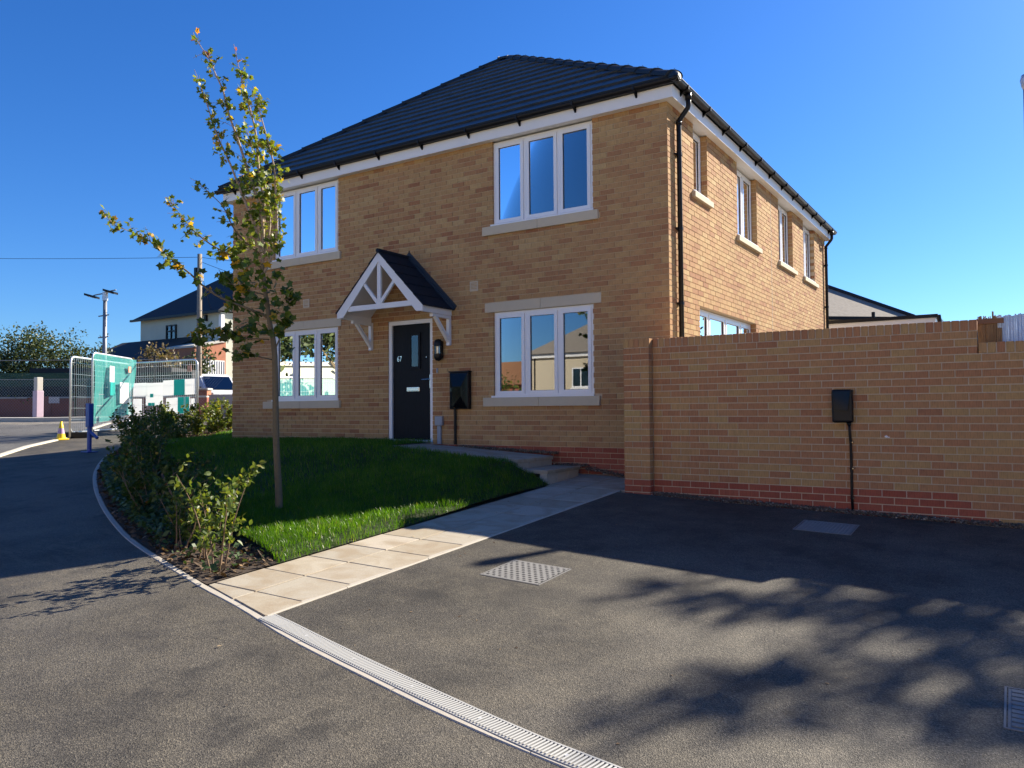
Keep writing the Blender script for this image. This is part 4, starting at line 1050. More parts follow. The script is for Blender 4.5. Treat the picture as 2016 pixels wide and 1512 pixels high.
# ------------------------------------------------------------------ young maple
BR = {
 'trunk': [(-2.733, -4.175, -0.551), (-2.735, -4.184, -0.25), (-2.743, -4.212, 0.267), (-2.733, -4.241, 1.122), (-2.762, -4.278, 1.442), (-2.809, -4.316, 1.874), (-2.818, -4.335, 2.09)],
 'a': [(-2.818, -4.335, 2.09), (-2.818, -4.335, 2.307), (-2.809, -4.325, 2.711), (-2.856, -4.353, 3.077), (-2.884, -4.372, 3.463), (-2.931, -4.4, 3.707), (-2.997, -4.438, 3.961), (-3.044, -4.466, 4.187), (-3.1, -4.494, 4.45)],
 'b': [(-2.818, -4.335, 2.194), (-2.809, -4.353, 2.579), (-2.912, -4.457, 3.077), (-2.978, -4.523, 3.378), (-3.044, -4.598, 3.67), (-3.081, -4.635, 3.895), (-3.138, -4.692, 4.074), (-3.175, -4.729, 4.205), (-3.269, -4.823, 4.412), (-3.288, -4.852, 4.487)],
 'c': [(-2.809, -4.335, 2.137), (-2.856, -4.41, 2.476), (-2.95, -4.532, 2.88), (-2.997, -4.607, 3.115), (-3.072, -4.711, 3.397), (-3.119, -4.786, 3.67), (-3.138, -4.852, 3.858), (-3.166, -4.917, 4.036)],
 'd': [(-2.818, -4.325, 1.978), (-2.677, -4.278, 2.316), (-2.649, -4.306, 2.805), (-2.639, -4.344, 3.115), (-2.705, -4.429, 3.538), (-2.752, -4.504, 3.829), (-2.78, -4.551, 3.886)],
 'e': [(-2.78, -4.288, 1.526), (-2.959, -4.457, 1.63), (-3.119, -4.626, 1.724), (-3.241, -4.767, 1.855), (-3.297, -4.861, 1.959), (-3.373, -4.974, 2.062), (-3.438, -5.077, 2.166), (-3.532, -5.199, 2.288), (-3.645, -5.331, 2.363), (-3.72, -5.434, 2.419), (-3.758, -5.519, 2.542)],
 'f': [(-2.827, -4.335, 2.034), (-2.95, -4.344, 2.119), (-3.185, -4.429, 2.203), (-3.429, -4.513, 2.335), (-3.655, -4.588, 2.513), (-3.767, -4.598, 2.617), (-3.984, -4.664, 2.889)],
 'g': [(-2.818, -4.335, 2.166), (-2.94, -4.485, 2.335), (-2.978, -4.579, 2.448), (-3.006, -4.682, 2.645), (-3.062, -4.786, 2.758), (-3.109, -4.889, 2.861)],
 'h': [(-2.752, -4.25, 1.075), (-2.78, -4.419, 1.103), (-2.827, -4.598, 1.122), (-2.865, -4.776, 1.15)],
 'i': [(-2.78, -4.278, 1.291), (-3.109, -4.382, 1.32), (-3.438, -4.485, 1.385), (-3.664, -4.513, 1.376)],
 'j': [(-2.733, -4.241, 1.179), (-2.564, -4.278, 1.385), (-2.451, -4.353, 1.545)],
 'k': [(-2.799, -4.306, 1.761), (-3.109, -4.344, 1.846), (-3.363, -4.344, 1.949), (-3.57, -4.316, 2.109)],
 'l': [(-2.79, -4.297, 1.658), (-2.705, -4.137, 1.667), (-2.715, -4.024, 1.761)],
 'm': [(-2.818, -4.335, 2.09), (-2.79, -4.259, 2.532), (-2.874, -4.269, 2.974), (-3.025, -4.306, 3.378), (-3.147, -4.335, 3.726)]}
tree = empty('maple_tree', (0, 0, 0), 'slender young maple tree with sparse yellow green leaves on the front lawn', 'tree')
def sm3(pts, n=4):
    P = [Vector(p) for p in pts]; out = []
    for i in range(len(P)-1):
        p0, p1, p2, p3 = P[max(i-1, 0)], P[i], P[i+1], P[min(i+2, len(P)-1)]
        for k in range(n): t = k/n; out.append(.5*((2*p1)+(p2-p0)*t+(2*p0-5*p1+4*p2-p3)*t*t+(3*p1-p0-3*p2+p3)*t**3))
    out.append(P[-1]); return out
tp = sm3(BR['trunk']); mb = MB(); mb.tube(tp, [.041-.023*i/(len(tp)-1)+(.015 if i == 0 else 0) for i in range(len(tp))], 12); mb.build('trunk', M['bark'], tree, smooth=True)
R1 = {'a': .019, 'b': .018, 'c': .016, 'd': .016, 'e': .014, 'f': .014, 'g': .011, 'h': .008, 'i': .010, 'j': .009, 'k': .009, 'l': .008, 'm': .013}
rng = np.random.default_rng(3)
LP, LD, LSz, LT = [], [], [], []
tw = MB()
NL = {'a': 185, 'b': 165, 'c': 150, 'd': 165, 'e': 110, 'f': 125, 'g': 70, 'h': 18, 'i': 48, 'j': 30, 'k': 40, 'l': 24, 'm': 110}
for k, pts in BR.items():
    if k == 'trunk': continue
    q = sm3(pts, 4); n = len(q); mb = MB(); mb.tube(q, [max(.0028, R1[k]*(1-.9*i/(n-1))) for i in range(n)], 7); mb.build('branch', M['twig'] if k in 'abcdm' else M['bark'], tree, smooth=True)
    low = k in 'hijkl'
    # twigs bearing tufts of leaves
    nt_ = max(5, NL[k]//3); tp_, td, ts = along(q, nt_, rng, .12 if not low else .25, .95)
    for a, d, s in zip(tp_, td, ts):
        v = d*.8+rng.normal(0, .55, 3); v /= np.linalg.norm(v); L = rng.uniform(.05, .17)*(1.25 if low else 1)
        tip = a+v*L; tw.tube([tuple(a), tuple(a+v*L*.5+np.array([0, 0, .008])), tuple(tip)], [.0032, .0025, .0018], 4)
        m_ = rng.integers(3, 7) if not low else rng.integers(4, 8)
        for _ in range(m_):
            p = a+v*L*rng.uniform(.35, 1.05)+rng.normal(0, .018, 3); dd = v*.4+rng.normal(0, .7, 3)+np.array([0, 0, -.25])
            LP.append(p); LD.append(dd); big = low or p[2] < 2.3
            LSz.append(rng.uniform(.065, .108) if big else rng.uniform(.042, .078))
            t = rng.beta(2, 2.2)*.6 if p[2] < 2.2 else .22+rng.beta(2, 2)*.52; u = rng.random()  # leaves below the house shadow line get darker tones, shade in the colour
            if u < .08: t = rng.uniform(.80, .90)
            if p[2] > 4.25 and u < .22: t = rng.uniform(.93, 1.0)
            if k in 'ef' and u < .17: t = rng.uniform(.82, .95)
            LT.append(t)
tw.build('twigs', M['twig'], tree, 'stuff')
# leafy shoots round the trunk
for (c, r, n) in (((-2.78, -4.297, 1.771), (.26, .26, .42), 70), ((-2.818, -4.344, 2.382), (.2, .2, .35), 70), ((-2.799, -4.363, 2.852), (.2, .2, .35), 70), ((-3.015, -4.391, 1.865), (.28, .2, .2), 45), ((-2.874, -4.344, 1.395), (.24, .2, .22), 36), ((-3.297, -4.438, 1.395), (.28, .15, .12), 30)):
    for _ in range(n):
        p = np.array(c)+rng.normal(0, .5, 3)*np.array(r); LP.append(p); LD.append(rng.normal(0, 1, 3)+np.array([0, 0, -.3])); LSz.append(rng.uniform(.075, .12) if p[2] < 2.3 else rng.uniform(.048, .08))
        LT.append(rng.beta(2, 2)*.6+(.14 if p[2] > 2.2 else 0) if rng.random() > .07 else rng.uniform(.8, .92))  # lighter tone above the shadow line, sunlight put into the leaf colour
leaves_object('foliage', np.array(LP), np.array(LD), np.array(LSz), np.array(LT), 'maple', M['maple'], tree, 300, 'leaf')

# ------------------------------------------------------------------ shrubs in the bed
def shrub(x, y, h, spread, nst, nlv, label, tone=(.25, .7), nparts=0, leafsz=(.035, .06), seed=0, mat='shrub', low=.3, name='hedge_shrub'):
    r = np.random.default_rng(100+seed); z0 = G(x, y)
    root = empty(name, (x, y, z0), label, 'shrub', 'young hedge shrubs in the planting bed')
    P, D, S, T = [], [], [], []
    for s in range(nst):
        a = r.uniform(0, 6.28); ln = r.uniform(.75, 1.05)*h; out = r.uniform(.15, 1)*spread
        b = np.array([x+math.cos(a)*.05, y+math.sin(a)*.05, z0]); tip = np.array([x+math.cos(a)*out, y+math.sin(a)*out, z0+ln])
        m1 = b*.55+tip*.45+r.normal(0, .05, 3)+np.array([0, 0, .03]); q = sm3([b, m1, tip], 5)
        mb = MB(); mb.tube([tuple(v-Vector((x, y, z0))) for v in q], [max(.0022, .0085*(1-.8*i/(len(q)-1))) for i in range(len(q))], 6); mb.build('stem', M['stem'], root, smooth=True)
        nb = max(3, nlv//nst//7); tp_, td, ts = along(q, nb, r, low, 1.)
        for p, d, _ in zip(tp_, td, ts):
            v = d*.7+r.normal(0, .6, 3)+np.array([0, 0, .15]); v /= np.linalg.norm(v); L = r.uniform(.08, .24)*h
            for t in np.linspace(.15, 1, 7):
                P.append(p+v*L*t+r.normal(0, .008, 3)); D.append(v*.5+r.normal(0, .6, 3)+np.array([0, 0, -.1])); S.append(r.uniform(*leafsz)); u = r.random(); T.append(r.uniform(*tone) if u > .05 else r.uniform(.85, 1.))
    leaves_object('foliage', np.array(P), np.array(D), np.array(S), np.array(T), 'ovate', M[mat], root, nparts, 'leaf')
    return root
shrub(-1.47, -5.86, .80, .34, 5, 520, 'sunlit hedge shrub with fresh green leaves nearest the slab path', (.4, .85), 280, (.038, .066), 1, low=.22)  # lighter leaf tones here, sunlight put into the leaf colour
shrub(-1.92, -5.70, .54, .28, 4, 260, 'thin sunlit hedge shrub just behind the nearest one', (.4, .85), 100, (.036, .06), 2, low=.15)
shrub(-2.38, -5.55, .52, .3, 4, 220, 'yellowish hedge shrub on the edge of the house shadow', (.45, .9), 100, (.036, .06), 3, low=.15)
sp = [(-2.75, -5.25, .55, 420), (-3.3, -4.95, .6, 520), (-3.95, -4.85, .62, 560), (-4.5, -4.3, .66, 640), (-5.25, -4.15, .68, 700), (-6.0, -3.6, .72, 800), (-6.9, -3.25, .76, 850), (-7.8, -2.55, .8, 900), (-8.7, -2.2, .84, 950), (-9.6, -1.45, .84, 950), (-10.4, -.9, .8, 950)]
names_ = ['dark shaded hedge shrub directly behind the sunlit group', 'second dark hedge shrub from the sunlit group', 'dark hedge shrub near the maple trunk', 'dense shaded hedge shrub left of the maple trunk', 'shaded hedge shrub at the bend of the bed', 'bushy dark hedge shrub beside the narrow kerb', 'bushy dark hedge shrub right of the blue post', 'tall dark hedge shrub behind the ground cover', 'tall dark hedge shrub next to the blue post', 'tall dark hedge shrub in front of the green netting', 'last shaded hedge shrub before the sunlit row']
for i, ((x, y, h, n), l) in enumerate(zip(sp, names_)): shrub(x, y, h, .46+.012*i, 7, n, l, (.03, .45), 0, (.045, .07), 10+i, low=.04)  # darker leaf tones, the house shade put into the leaf colour
sp = [(-11.3, .15, .74), (-11.85, .85, .72), (-12.4, 1.55, .72), (-12.9, 2.4, .72), (-13.5, 3.3, .74), (-14.2, 4.3, .76), (-14.9, 5.4, .8)]
names_ = ['sunlit yellow green hedge shrub first after the shadow', 'second sunlit hedge shrub before the white banners', 'sunlit hedge shrub below the hanging white sheet', 'sunlit hedge shrub below the teal banner', 'sunlit hedge shrub near the end of the mesh panel', 'sunlit hedge shrub in front of the parked van', 'farthest sunlit hedge shrub against the house corner']
for i, ((x, y, h), l) in enumerate(zip(sp, names_)): shrub(x, y, h, .56, 9, 1150, l, (.5, .92), 0, (.055, .08), 30+i, low=.05)  # paler, yellower leaf tones carry the sunlight in their colour

# ------------------------------------------------------------------ far trees and bushes
def blob_tree(name, label, base, trunk_h, blobs, n, leaf, mat, tone=(0.05, 1), cat='tree', trunk_r=.12, kind='ovate', group=None, lw=1.):
    r = np.random.default_rng(abs(hash(label)) % 9999 if False else sum(map(ord, label)))
    root = empty(name, base, label, cat, group); bx, by, bz = base
    mb = MB(); mb.tube([(0, 0, -.1), (.03, .02, trunk_h*.5), (0, .05, trunk_h)], [trunk_r*1.2, trunk_r*.9, trunk_r*.6], 8)
    cs = np.array([b[0] for b in blobs], float)
    for (c, rad) in blobs:
        m_ = (Vector(c)-Vector((0, 0, trunk_h*.8))); s0 = Vector((0, 0, trunk_h*.75)); mb.tube([tuple(s0), tuple(s0+m_*.5+Vector((0, 0, .1))), tuple(Vector(c))], [trunk_r*.5*lw, trunk_r*.3*lw, trunk_r*.08*lw], 5)
    mb.build('trunk', M['bark'], root, smooth=True)
    vol = np.array([b[1][0]*b[1][1]*b[1][2] for b in blobs])**.8; cnt = (n*vol/vol.sum()).astype(int)
    P = []; 
    for (c, rad), k in zip(blobs, cnt):
        v = r.normal(0, 1, (k, 3)); v /= np.linalg.norm(v, axis=1, keepdims=True); rr = r.random(k)**.45
        lump = 1+.28*np.sin(v[:, 0]*5+c[0]*3)*np.cos(v[:, 1]*6+c[1])+.2*np.sin(v[:, 2]*9)
        P.append(np.array(c)+v*(rr*lump)[:, None]*np.array(rad)+r.normal(0, .06, (k, 3)))
    P = np.concatenate(P); D = r.normal(0, 1, P.shape)+np.array([0, 0, -.2]); S = leaf*r.uniform(.6, 1.4, len(P)); T = np.clip(r.normal((tone[0]+tone[1])/2, (tone[1]-tone[0])/3, len(P)), .01, 1)
    V, Fc, k = leaf_cloud(P, D, S, kind, r); np_mesh('crown', V, Fc, M[mat], np.repeat(T, k), root, 'stuff')
    return root
blob_tree('conifer', 'dense dark garden conifer right of the house mirrored in the patio doors', (5.6, 15.5, .2), 1.0, [((0, 0, 1.4), (1.1, 1.1, 1.2)), ((0, 0, 2.8), (.9, .9, 1.2)), ((0, 0, 4.1), (.6, .6, 1.1)), ((1.6, 1.6, 2.0), (1.2, 1.2, 1.6))], 4200, .13, 'hedge', (.1, .8))
# crown that throws the soft shade on the drive (stands right of the house, outside the frame)
def sunpt(x, y, h): return (x+SUNH[0]*h, y+SUNH[1]*h, G(x, y)+h)
tb = Vector((8.6, 9.0, G(8.6, 9.0)))
bl = []
rr_ = random.Random(5)
def shade(x, y, h, r): p = Vector(sunpt(x, y, h))-tb; bl.append((tuple(p), (r, r*.95, r*.62)))
for x, y, r in ((2.35, -6.35, .28), (2.55, -6.0, .34), (2.85, -5.75, .34), (3.2, -5.6, .36), (3.6, -5.5, .42), (3.95, -5.6, .5), (4.4, -5.6, .6), (2.55, -4.5, .36), (2.95, -4.35, .45), (3.4, -4.5, .45), (3.85, -4.45, .5), (2.15, -4.65, .34), (1.7, -4.45, .3), (4.4, -4.7, .6), (5.2, -5.2, .8), (6, -4.5, 1), (3.5, -3.4, .7), (4.6, -3.2, 1), (2.6, -3.3, .6), (6.5, -3, 1.2), (5, -1.5, 1.3), (7, -1, 1.4)):
    shade(x, y, 9.2+rr_.uniform(-.7, .5), r*1.15)
blob_tree('tree', 'tall leafy tree right of the house whose shade falls on the driveway', tuple(tb), 7.0, bl, 9000, .15, 'hedge', cat='tree', trunk_r=.22, lw=.25)
blob_tree('tree', 'big bushy green tree behind the mesh fence at the far left', (-36.6, 9.2, .3), 1.6, [((-.7, -.5, 2.6), (2.0, 1.6, 1.6)), ((1.2, .8, 2.8), (1.8, 1.6, 1.4)), ((-.2, .3, 3.6), (1.3, 1.2, .9)), ((2.4, 1.6, 2.4), (1.3, 1.2, 1.0)), ((.2, -.6, 1.6), (2.4, 1.6, 1.0)), ((3.0, 2.0, 3.2), (.5, .5, .7)), ((-2.0, -1.0, 3.2), (.8, .8, .9))], 13000, .13, 'hedge', (.3, 1))
blob_tree('bush', 'dry brownish bush behind the fence below the dark lean-to roof', (-33.0, 13.3, .3), 1.5, [((0, 0, 2.5), (1.0, .8, .8)), ((.7, .5, 2.7), (.8, .7, .8)), ((-.8, -.5, 2.3), (.7, .6, .6)), ((.2, 0, 3.3), (.35, .35, .5))], 1700, .16, 'dry', cat='bush', trunk_r=.06)
blob_tree('bush', 'ivy clad green bush at the foot of the telegraph pole', (-32.4, 15.3, .3), 1.5, [((0, 0, 2.4), (.9, .8, .8)), ((.5, .3, 3.0), (.55, .5, .9)), ((-.6, -.4, 2.2), (.7, .6, .6))], 1500, .17, 'hedge', cat='bush', trunk_r=.06)
blob_tree('bush', 'yellow topped low plants along the old brick wall', (-32.6, 6.7, .9), .2, [((-1.5, -.9, .35), (1.2, .5, .2)), ((.4, .3, .3), (1.4, .6, .18)), ((2.3, 1.4, .3), (1.0, .5, .2))], 900, .13, 'shrub', (.5, 1.), 'bush', .03)

# ------------------------------------------------------------------ far street furniture
def bar(mb, a, b, r, n=8): mb.tube([a, b], r, n)
def fence_panel(name, p0, p1, z0, z1, label, nw, nets=False, group='wire mesh site fence panels'):
    p0 = Vector(p0); p1 = Vector(p1); root = empty(name, (p0.x, p0.y, z0), label, 'fence', group)
    d = p1-p0; L = d.length; t = d/L; O = lambda s, z: (t.x*s, t.y*s, z-z0+ (z1[1]-z1[0])*s/L if isinstance(z1, tuple) else z-z0)
    zt = z1[0] if isinstance(z1, tuple) else z1; r = .15
    mb = MB(); arc = lambda cx, cz, a0, a1: [O(cx+r*math.cos(a), cz+r*math.sin(a)) for a in np.linspace(a0, a1, 6)]
    pts = [O(.0, z0)]+arc(r, zt-r, math.pi, math.pi/2)+arc(L-r, zt-r, math.pi/2, 0)+[O(L, z0)]; mb.tube(pts, .024, 8)
    mb.tube(arc(r, z0+.15+r, math.pi, 1.5*math.pi)+arc(L-r, z0+.15+r, 1.5*math.pi, 2*math.pi), .02, 8); mb.build('tube_frame', M['galv'], root, smooth=True)
    wm = MB()
    for k in range(1, nw): s = L*k/nw; wm.tube([O(s, z0+.16), O(s, zt-.02)], .0024, 3, cap=False)
    wm.build('mesh_wire', M['galv'], root, 'stuff')
    for q in (.18, .32, .46, .6, .74, .88):
        MB().tube([O(.0, z0+.1+(zt-z0)*q), O(L, z0+.1+(zt-z0)*q)], .0042, 4).build('cross_wire', M['galv'], root)
    return root, O, L
A0, A1, B1 = (-15.34, .2), (-17.2, 2.8), (-14.35, 2.98)
pa, OA, LA = fence_panel('site_fence', A0, A1, G(*A0), 1.90, 'bare mesh site fence panel left of the green netting', 34)
pb, OB, LB = fence_panel('site_fence', A1, B1, G(*A1)-.05, 1.93, 'mesh site fence panel hung with white and teal banners', 36)
C0, C1 = (-15.25, .68), (-16.75, 2.62)
pc, OC, LC = fence_panel('site_fence', C0, C1, G(*C0), 2.02, 'mesh site fence panel wrapped in translucent green netting', 30)
# netting on panel C: rippled sheet
t = (Vector(C1)-Vector(C0)).normalized(); nrm2 = Vector((t.y, -t.x))
def net_sheet():
    mb = MB(); nx, nz = 26, 16; r = np.random.default_rng(9)
    for j in range(nz+1):
        for i in range(nx+1):
            u = i/nx; v = j/nz; s = -.02+(LC+.14*(1-v)*1.0)*u; zz = 2.0-(1.75-.25*u)*v; w_ = .035+.035*math.sin(u*17+2*v)*v+.03*math.sin(u*7+v*5); p = Vector(C0)+t*s+nrm2*w_
            mb.v.append((p.x-C0[0], p.y-C0[1], zz-G(*C0)))
    for j in range(nz):
        for i in range(nx): k = j*(nx+1)+i; mb.f.append([k, k+1, k+nx+2, k+nx+1]); mb.t.append(0.); mb.mi.append(0)
    return mb
tag(net_sheet().build('green_netting', M['teal'], None, smooth=True, loc=(C0[0], C0[1], G(*C0))), 'translucent teal green debris netting draped over the middle fence panel', 'netting')
def banner(name, O_, root_loc, s0, s1, z0, z1, off, label, prints=(), tilt=0.):
    """sheet hung on a panel: s along the panel, prints are (s0,s1,z0,z1) teal blocks"""
    r = empty(name, root_loc, label, 'banner', 'white and teal banners tied to the site fence')
    O2 = lambda s, z, o: tuple(Vector(O_(s, z))+Vector((off[0]*o, off[1]*o, 0)))
    mb = MB(); n = 6
    def sheet(m_, a, b, c, d, o, bow):
        vs = []
        for i in range(n+1):
            u = i/n
            for z, oo in ((c, 0), (d, 0), (d, -.004), (c, -.004)): vs.append(O2(a+(b-a)*u, z+tilt*(a+(b-a)*u-s0), o+oo+bow*math.sin(u*math.pi*2+s0)))
        m_.add(vs, [[i*4+j, i*4+(j+1) % 4, (i+1)*4+(j+1) % 4, (i+1)*4+j] for i in range(n) for j in range(4)]+[[0, 1, 2, 3], [n*4+3, n*4+2, n*4+1, n*4]])
    sheet(mb, s0, s1, z0, z1, .04, .008); mb.build('sheet', M['poster_white'], r)
    for a, b, c, d in prints: m2 = MB(); sheet(m2, a, b, c, d, .047, .0075); m2.build('print', M['poster_teal'], r)
    return r
tB = (Vector(B1)-Vector(A1)).normalized(); nB = (tB.y, -tB.x); locB = (A1[0], A1[1], G(*A1)-.05); zB = locB[2]
def bn(s0, s1, z0, z1, label, prints=(), tilt=.0): banner('banner', OB, locB, s0, s1, z0, z1, nB, label, prints, tilt)
bn(.10, .82, .98, 1.36, 'white banner strip at the upper end beside the netting')
bn(.80, 1.52, .72, 1.35, 'deep white banner with small teal print hanging in the middle', [(.98, 1.12, .95, 1.05), (.9, 1.18, .72, .80)])
bn(1.53, 2.86, .98, 1.40, 'long white banner with a teal block at the right end', [(1.98, 2.42, .98, 1.40)], .02)
bn(1.66, 2.62, .48, .92, 'lower white and teal banner behind the hedge', [(2.14, 2.6, .48, .92)], .03)
bn(.02, .62, .45, .92, 'lower white sheet beside the bottom of the netting')
bn(2.64, 2.84, .55, .90, 'small white panel below the end of the long banner')
tC = t; nC = (nrm2.x, nrm2.y); locC = (C0[0], C0[1], G(*C0))
banner('banner', OC, locC, .72, 1.0, .98, 1.74, (nC[0]*2.6, nC[1]*2.6), 'tall narrow white and teal sheet pinned on the green netting', [(.72, 1.0, .98, 1.32)])
banner('banner', OC, locC, 1.34, 1.9, .78, 1.34, (nC[0]*2.6, nC[1]*2.6), 'plain white sheet pinned on the green netting')
for s0, O_, loc_, nn, l in ((1.88, OC, locC, (nC[0]*3, nC[1]*3), 'small orange warning sticker on the green netting'), (2.5, OB, locB, nB, 'small orange warning sticker at the corner of the banner panel')):
    mb = MB(); z0_ = 1.62
    P4 = [Vector(O_(s0, z0_)), Vector(O_(s0+.16, z0_)), Vector(O_(s0+.16, z0_+.16)), Vector(O_(s0, z0_+.16))]; q = Vector((nn[0]*.04, nn[1]*.04, 0)); q2 = q*.85
    mb.add([tuple(p+q) for p in P4]+[tuple(p+q2) for p in P4], [[0, 1, 2, 3], [7, 6, 5, 4]]+[[i, 4+i, 4+(i+1) % 4, (i+1) % 4] for i in range(4)])
    o = mb.build('warning_sticker', M['sticker'], None, loc=loc_); tag(o, l, 'sticker')
for (x, y), l in (((-15.30, .45), 'dark rubber block foot under the gap between netting and bare panel'), ((-17.0, 2.75), 'dark rubber block foot behind the netting'), (B1, 'dark rubber block foot at the van end of the fence')):
    mb = MB(); mb.bbox(-.34, .34, -.11, .11, 0, .14, .02); mb.tube([(-.1, 0, .13), (-.1, 0, .16)], .035, 8); o = mb.build('ballast_block', M['tyre'], None, loc=(x, y, G(x, y)-.01)); o.rotation_euler = (0, 0, .7); tag(o, l, 'ballast block')

cone = empty('traffic_cone', (-15.17, -.09, G(-15.17, -.09)), 'yellow traffic cone with purple band standing by the road kerb', 'traffic cone')
MB().bbox(-.17, .17, -.17, .17, 0, .04, .01).build('cone_base', M['yellow'], cone)
MB().lathe([(.13, .04), (.105, .16)], 16, (0, 0, 0)).build('cone_body', M['yellow'], cone, smooth=True)
MB().lathe([(.105, .16), (.075, .29)], 16, (0, 0, 0)).build('cone_band', M['purple'], cone, smooth=True)
MB().lathe([(.075, .29), (.035, .46), (.001, .465)], 16, (0, 0, 0)).build('cone_top', M['yellow'], cone, smooth=True)
cone.scale = (.74, .74, .95)
bp = empty('blue_post', (-11.62, -1.35, G(-11.62, -1.35)), 'blue painted metal prop post standing at the corner of the bed', 'post')
MB().tube([(0, 0, 0), (0, 0, .55)], .042, 10).build('lower_tube', M['blue'], bp); MB().bbox(-.065, .065, -.05, .05, .5, .97, .01).build('upper_sleeve', M['blue'], bp)
MB().bbox(-.13, .13, -.1, .1, 0, .02, .004).build('base_plate', M['blue'], bp); mb = MB(); mb.tube([(.0, 0, .42), (.2, .05, .28)], .03, 8); mb.build('side_arm', M['blue'], bp)

cp = empty('concrete_post', (-26.85, 5.0, .26), 'square concrete gate post painted pink on its lower part', 'post')
MB().bbox(-.16, .16, -.14, .14, -.1, .12, .02).build('dark_base', M['flat_dark'], cp); MB().bbox(-.15, .15, -.13, .13, .12, 1.12, .02).build('painted_shaft', M['pink'], cp); MB().bbox(-.12, .12, -.11, .11, 1.12, 1.62, .02).build('bare_shaft', M['conc_post'], cp)

ow = empty('brick_wall', (-31.3, 6.9, .3), 'low old red brick wall with piers across the road', 'wall', rz=math.atan2(1.6, 2.5))
for x0, x1, m_ in ((-6, .2, 'old_brick'), (.9, 7.5, 'old_brick')): MB().box(x0, x1, -.11, .11, -.2, .86).build('wall_panel', M[m_], ow)
MB().bbox(.2, .9, -.17, .2, -.2, .95, .02).build('pier', M['old_brick'], ow); MB().bbox(-6, 7.5, -.14, .14, .862, .93, .015).build('coping', M['conc_post'], ow)
cf = empty('mesh_fence', (-31.3, 6.6, .35), 'tall dark green screened mesh fence with black posts across the road', 'fence', rz=math.atan2(1.6, 2.5))
for x in (-4.2, -.9, 2.4, 5.7): MB().tube([(x, -.45, -.2), (x, -.45, 2.55)], .045, 8).build('fence_post', M['black'], cf)
MB().box(-6, 7, .20, .215, .5, 1.9).build('screening', M['chain'], cf)
wm = MB()
for k in range(110):
    x = -6+k*.12; wm.tube([(x, -.43, .0), (x+1.5, -.43, 1.6)], .005, 3, cap=False); wm.tube([(x+1.5, -.43, .0), (x, -.43, 1.6)], .005, 3, cap=False)
wm.build('chain_link', M['steel_dark'], cf, 'stuff')
for z in (1.6, 2.4): MB().tube([(-6, -.43, z), (8, -.43, z)], .012, 5).build('line_wire', M['steel_dark'], cf)
o = MB().bbox(-.22, .22, -.01, .01, 0, .27, .003).build('notice', M['poster_white'], None, loc=(-29.9, 7.1, .95)); o.rotation_euler = (0, 0, .57); tag(o, 'small white notice fixed to the dark mesh fence', 'notice')
# dark shed wall behind the fence
o = MB().box(-4, 2.2, -1.5, 1.5, 0, 2.3); o = o.build('shed', M['dark_roof'], None, loc=(-29.6, 10.6, .2)); o.rotation_euler = (0, 0, .57); tag(o, 'dark low shed behind the bare mesh panel', 'shed')

lc = empty('floodlight_column', (-31.55, 10.15, .3), 'grey lighting column with two floodlight heads on short arms', 'street light')
MB().tube([(0, 0, 0), (0, 0, 5.5)], [.11, .085], 10).build('column', M['steel_dark'], lc, smooth=True); MB().tube([(0, 0, 5.45), (0, 0, 5.85)], .12, 10).build('column_head', M['galv'], lc)
ca, sa = CR.x, CR.y
mb = MB(); mb.tube([(0, 0, 5.8), (-.45*ca, -.45*sa, 5.72), (-.55*ca, -.55*sa, 5.68)], .03, 6); mb.tube([(0, 0, 5.85), (.5*ca, .5*sa, 5.95)], .03, 6); mb.build('arm', M['steel_dark'], lc)
for c, dx, l in (((-.62, 5.66), .36, 1), ((.24, 5.86), .32, -1)):
    mb = MB(); P = lambda u, v, z: (ca*u-sa*v, sa*u+ca*v, z)
    mb.box(c[0]-.26, c[0]+.26, -.2, .2, c[1]-.05, c[1]+.05, lambda u, v, z: P(u, v, z-(u-c[0])*.28)); mb.build('lamp_head', M['black'], lc)
    mb = MB(); mb.box(c[0]-.15, c[0]+.1, -.14, .14, c[1]-.065, c[1]-.052, lambda u, v, z: P(u, v, z-(u-c[0])*.28)); mb.build('lamp_lens', M['poster_white'], lc)
for z in (4.75, 3.75): mb = MB(); mb.tube([(-.3*ca, -.3*sa, z-.03), (.18*ca, .18*sa, z+.04)], .03, 6); mb.build('step_bracket', M['steel_dark'], lc)

tpole = empty('telegraph_pole', (-29.6, 13.75, .3), 'weathered wooden telegraph pole carrying a junction box and wires', 'telegraph pole')
MB().tube([(0, 0, 0), (0, 0, 8.0)], [.14, .105], 10).build('pole', M['pole_wood'], tpole, smooth=True)
MB().bbox(-.33, -.12, -.1, .1, 6.75, 7.35, .02).build('junction_box', M['black'], tpole); MB().bbox(.09, .21, -.09, .09, 6.65, 7.25, .02).build('terminal_box', M['grey_plastic'], tpole)
for z in (2.4, 3.1, 3.8, 4.5, 5.2): MB().tube([(-.22, 0, z), (.22, 0, z)], .018, 6).build('climbing_step', M['steel_dark'], tpole)
def wire(a, b, sag, label, r=.014):
    a = Vector(a); b = Vector(b); pts = [a.lerp(b, k/16)-Vector((0, 0, sag*4*(k/16)*(1-k/16))) for k in range(17)]
    o = MB().tube([tuple(p-a) for p in pts], r, 5).build('overhead_wire', M['black'], None, loc=tuple(a)); tag(o, label, 'cable', 'wires from the telegraph pole')
top = (-29.6, 13.75, 8.15)
wire(top, (-52, 1.5, 9.0), .2, 'overhead wire crossing the open sky to the left', .011); wire(top, (-24.5, 17.5, 8.0), .2, 'overhead wire running from the pole behind the house', .011)
wire((-29.6, 13.75, 7.9), (-34.6, 18.0, 6.4), .1, 'short slack wire from pole to the pale house eaves', .011); wire((-29.6, 13.75, 7.95), (-26.6, 15.8, 6.8), .1, 'thin service wire sloping down toward the house wall', .011)

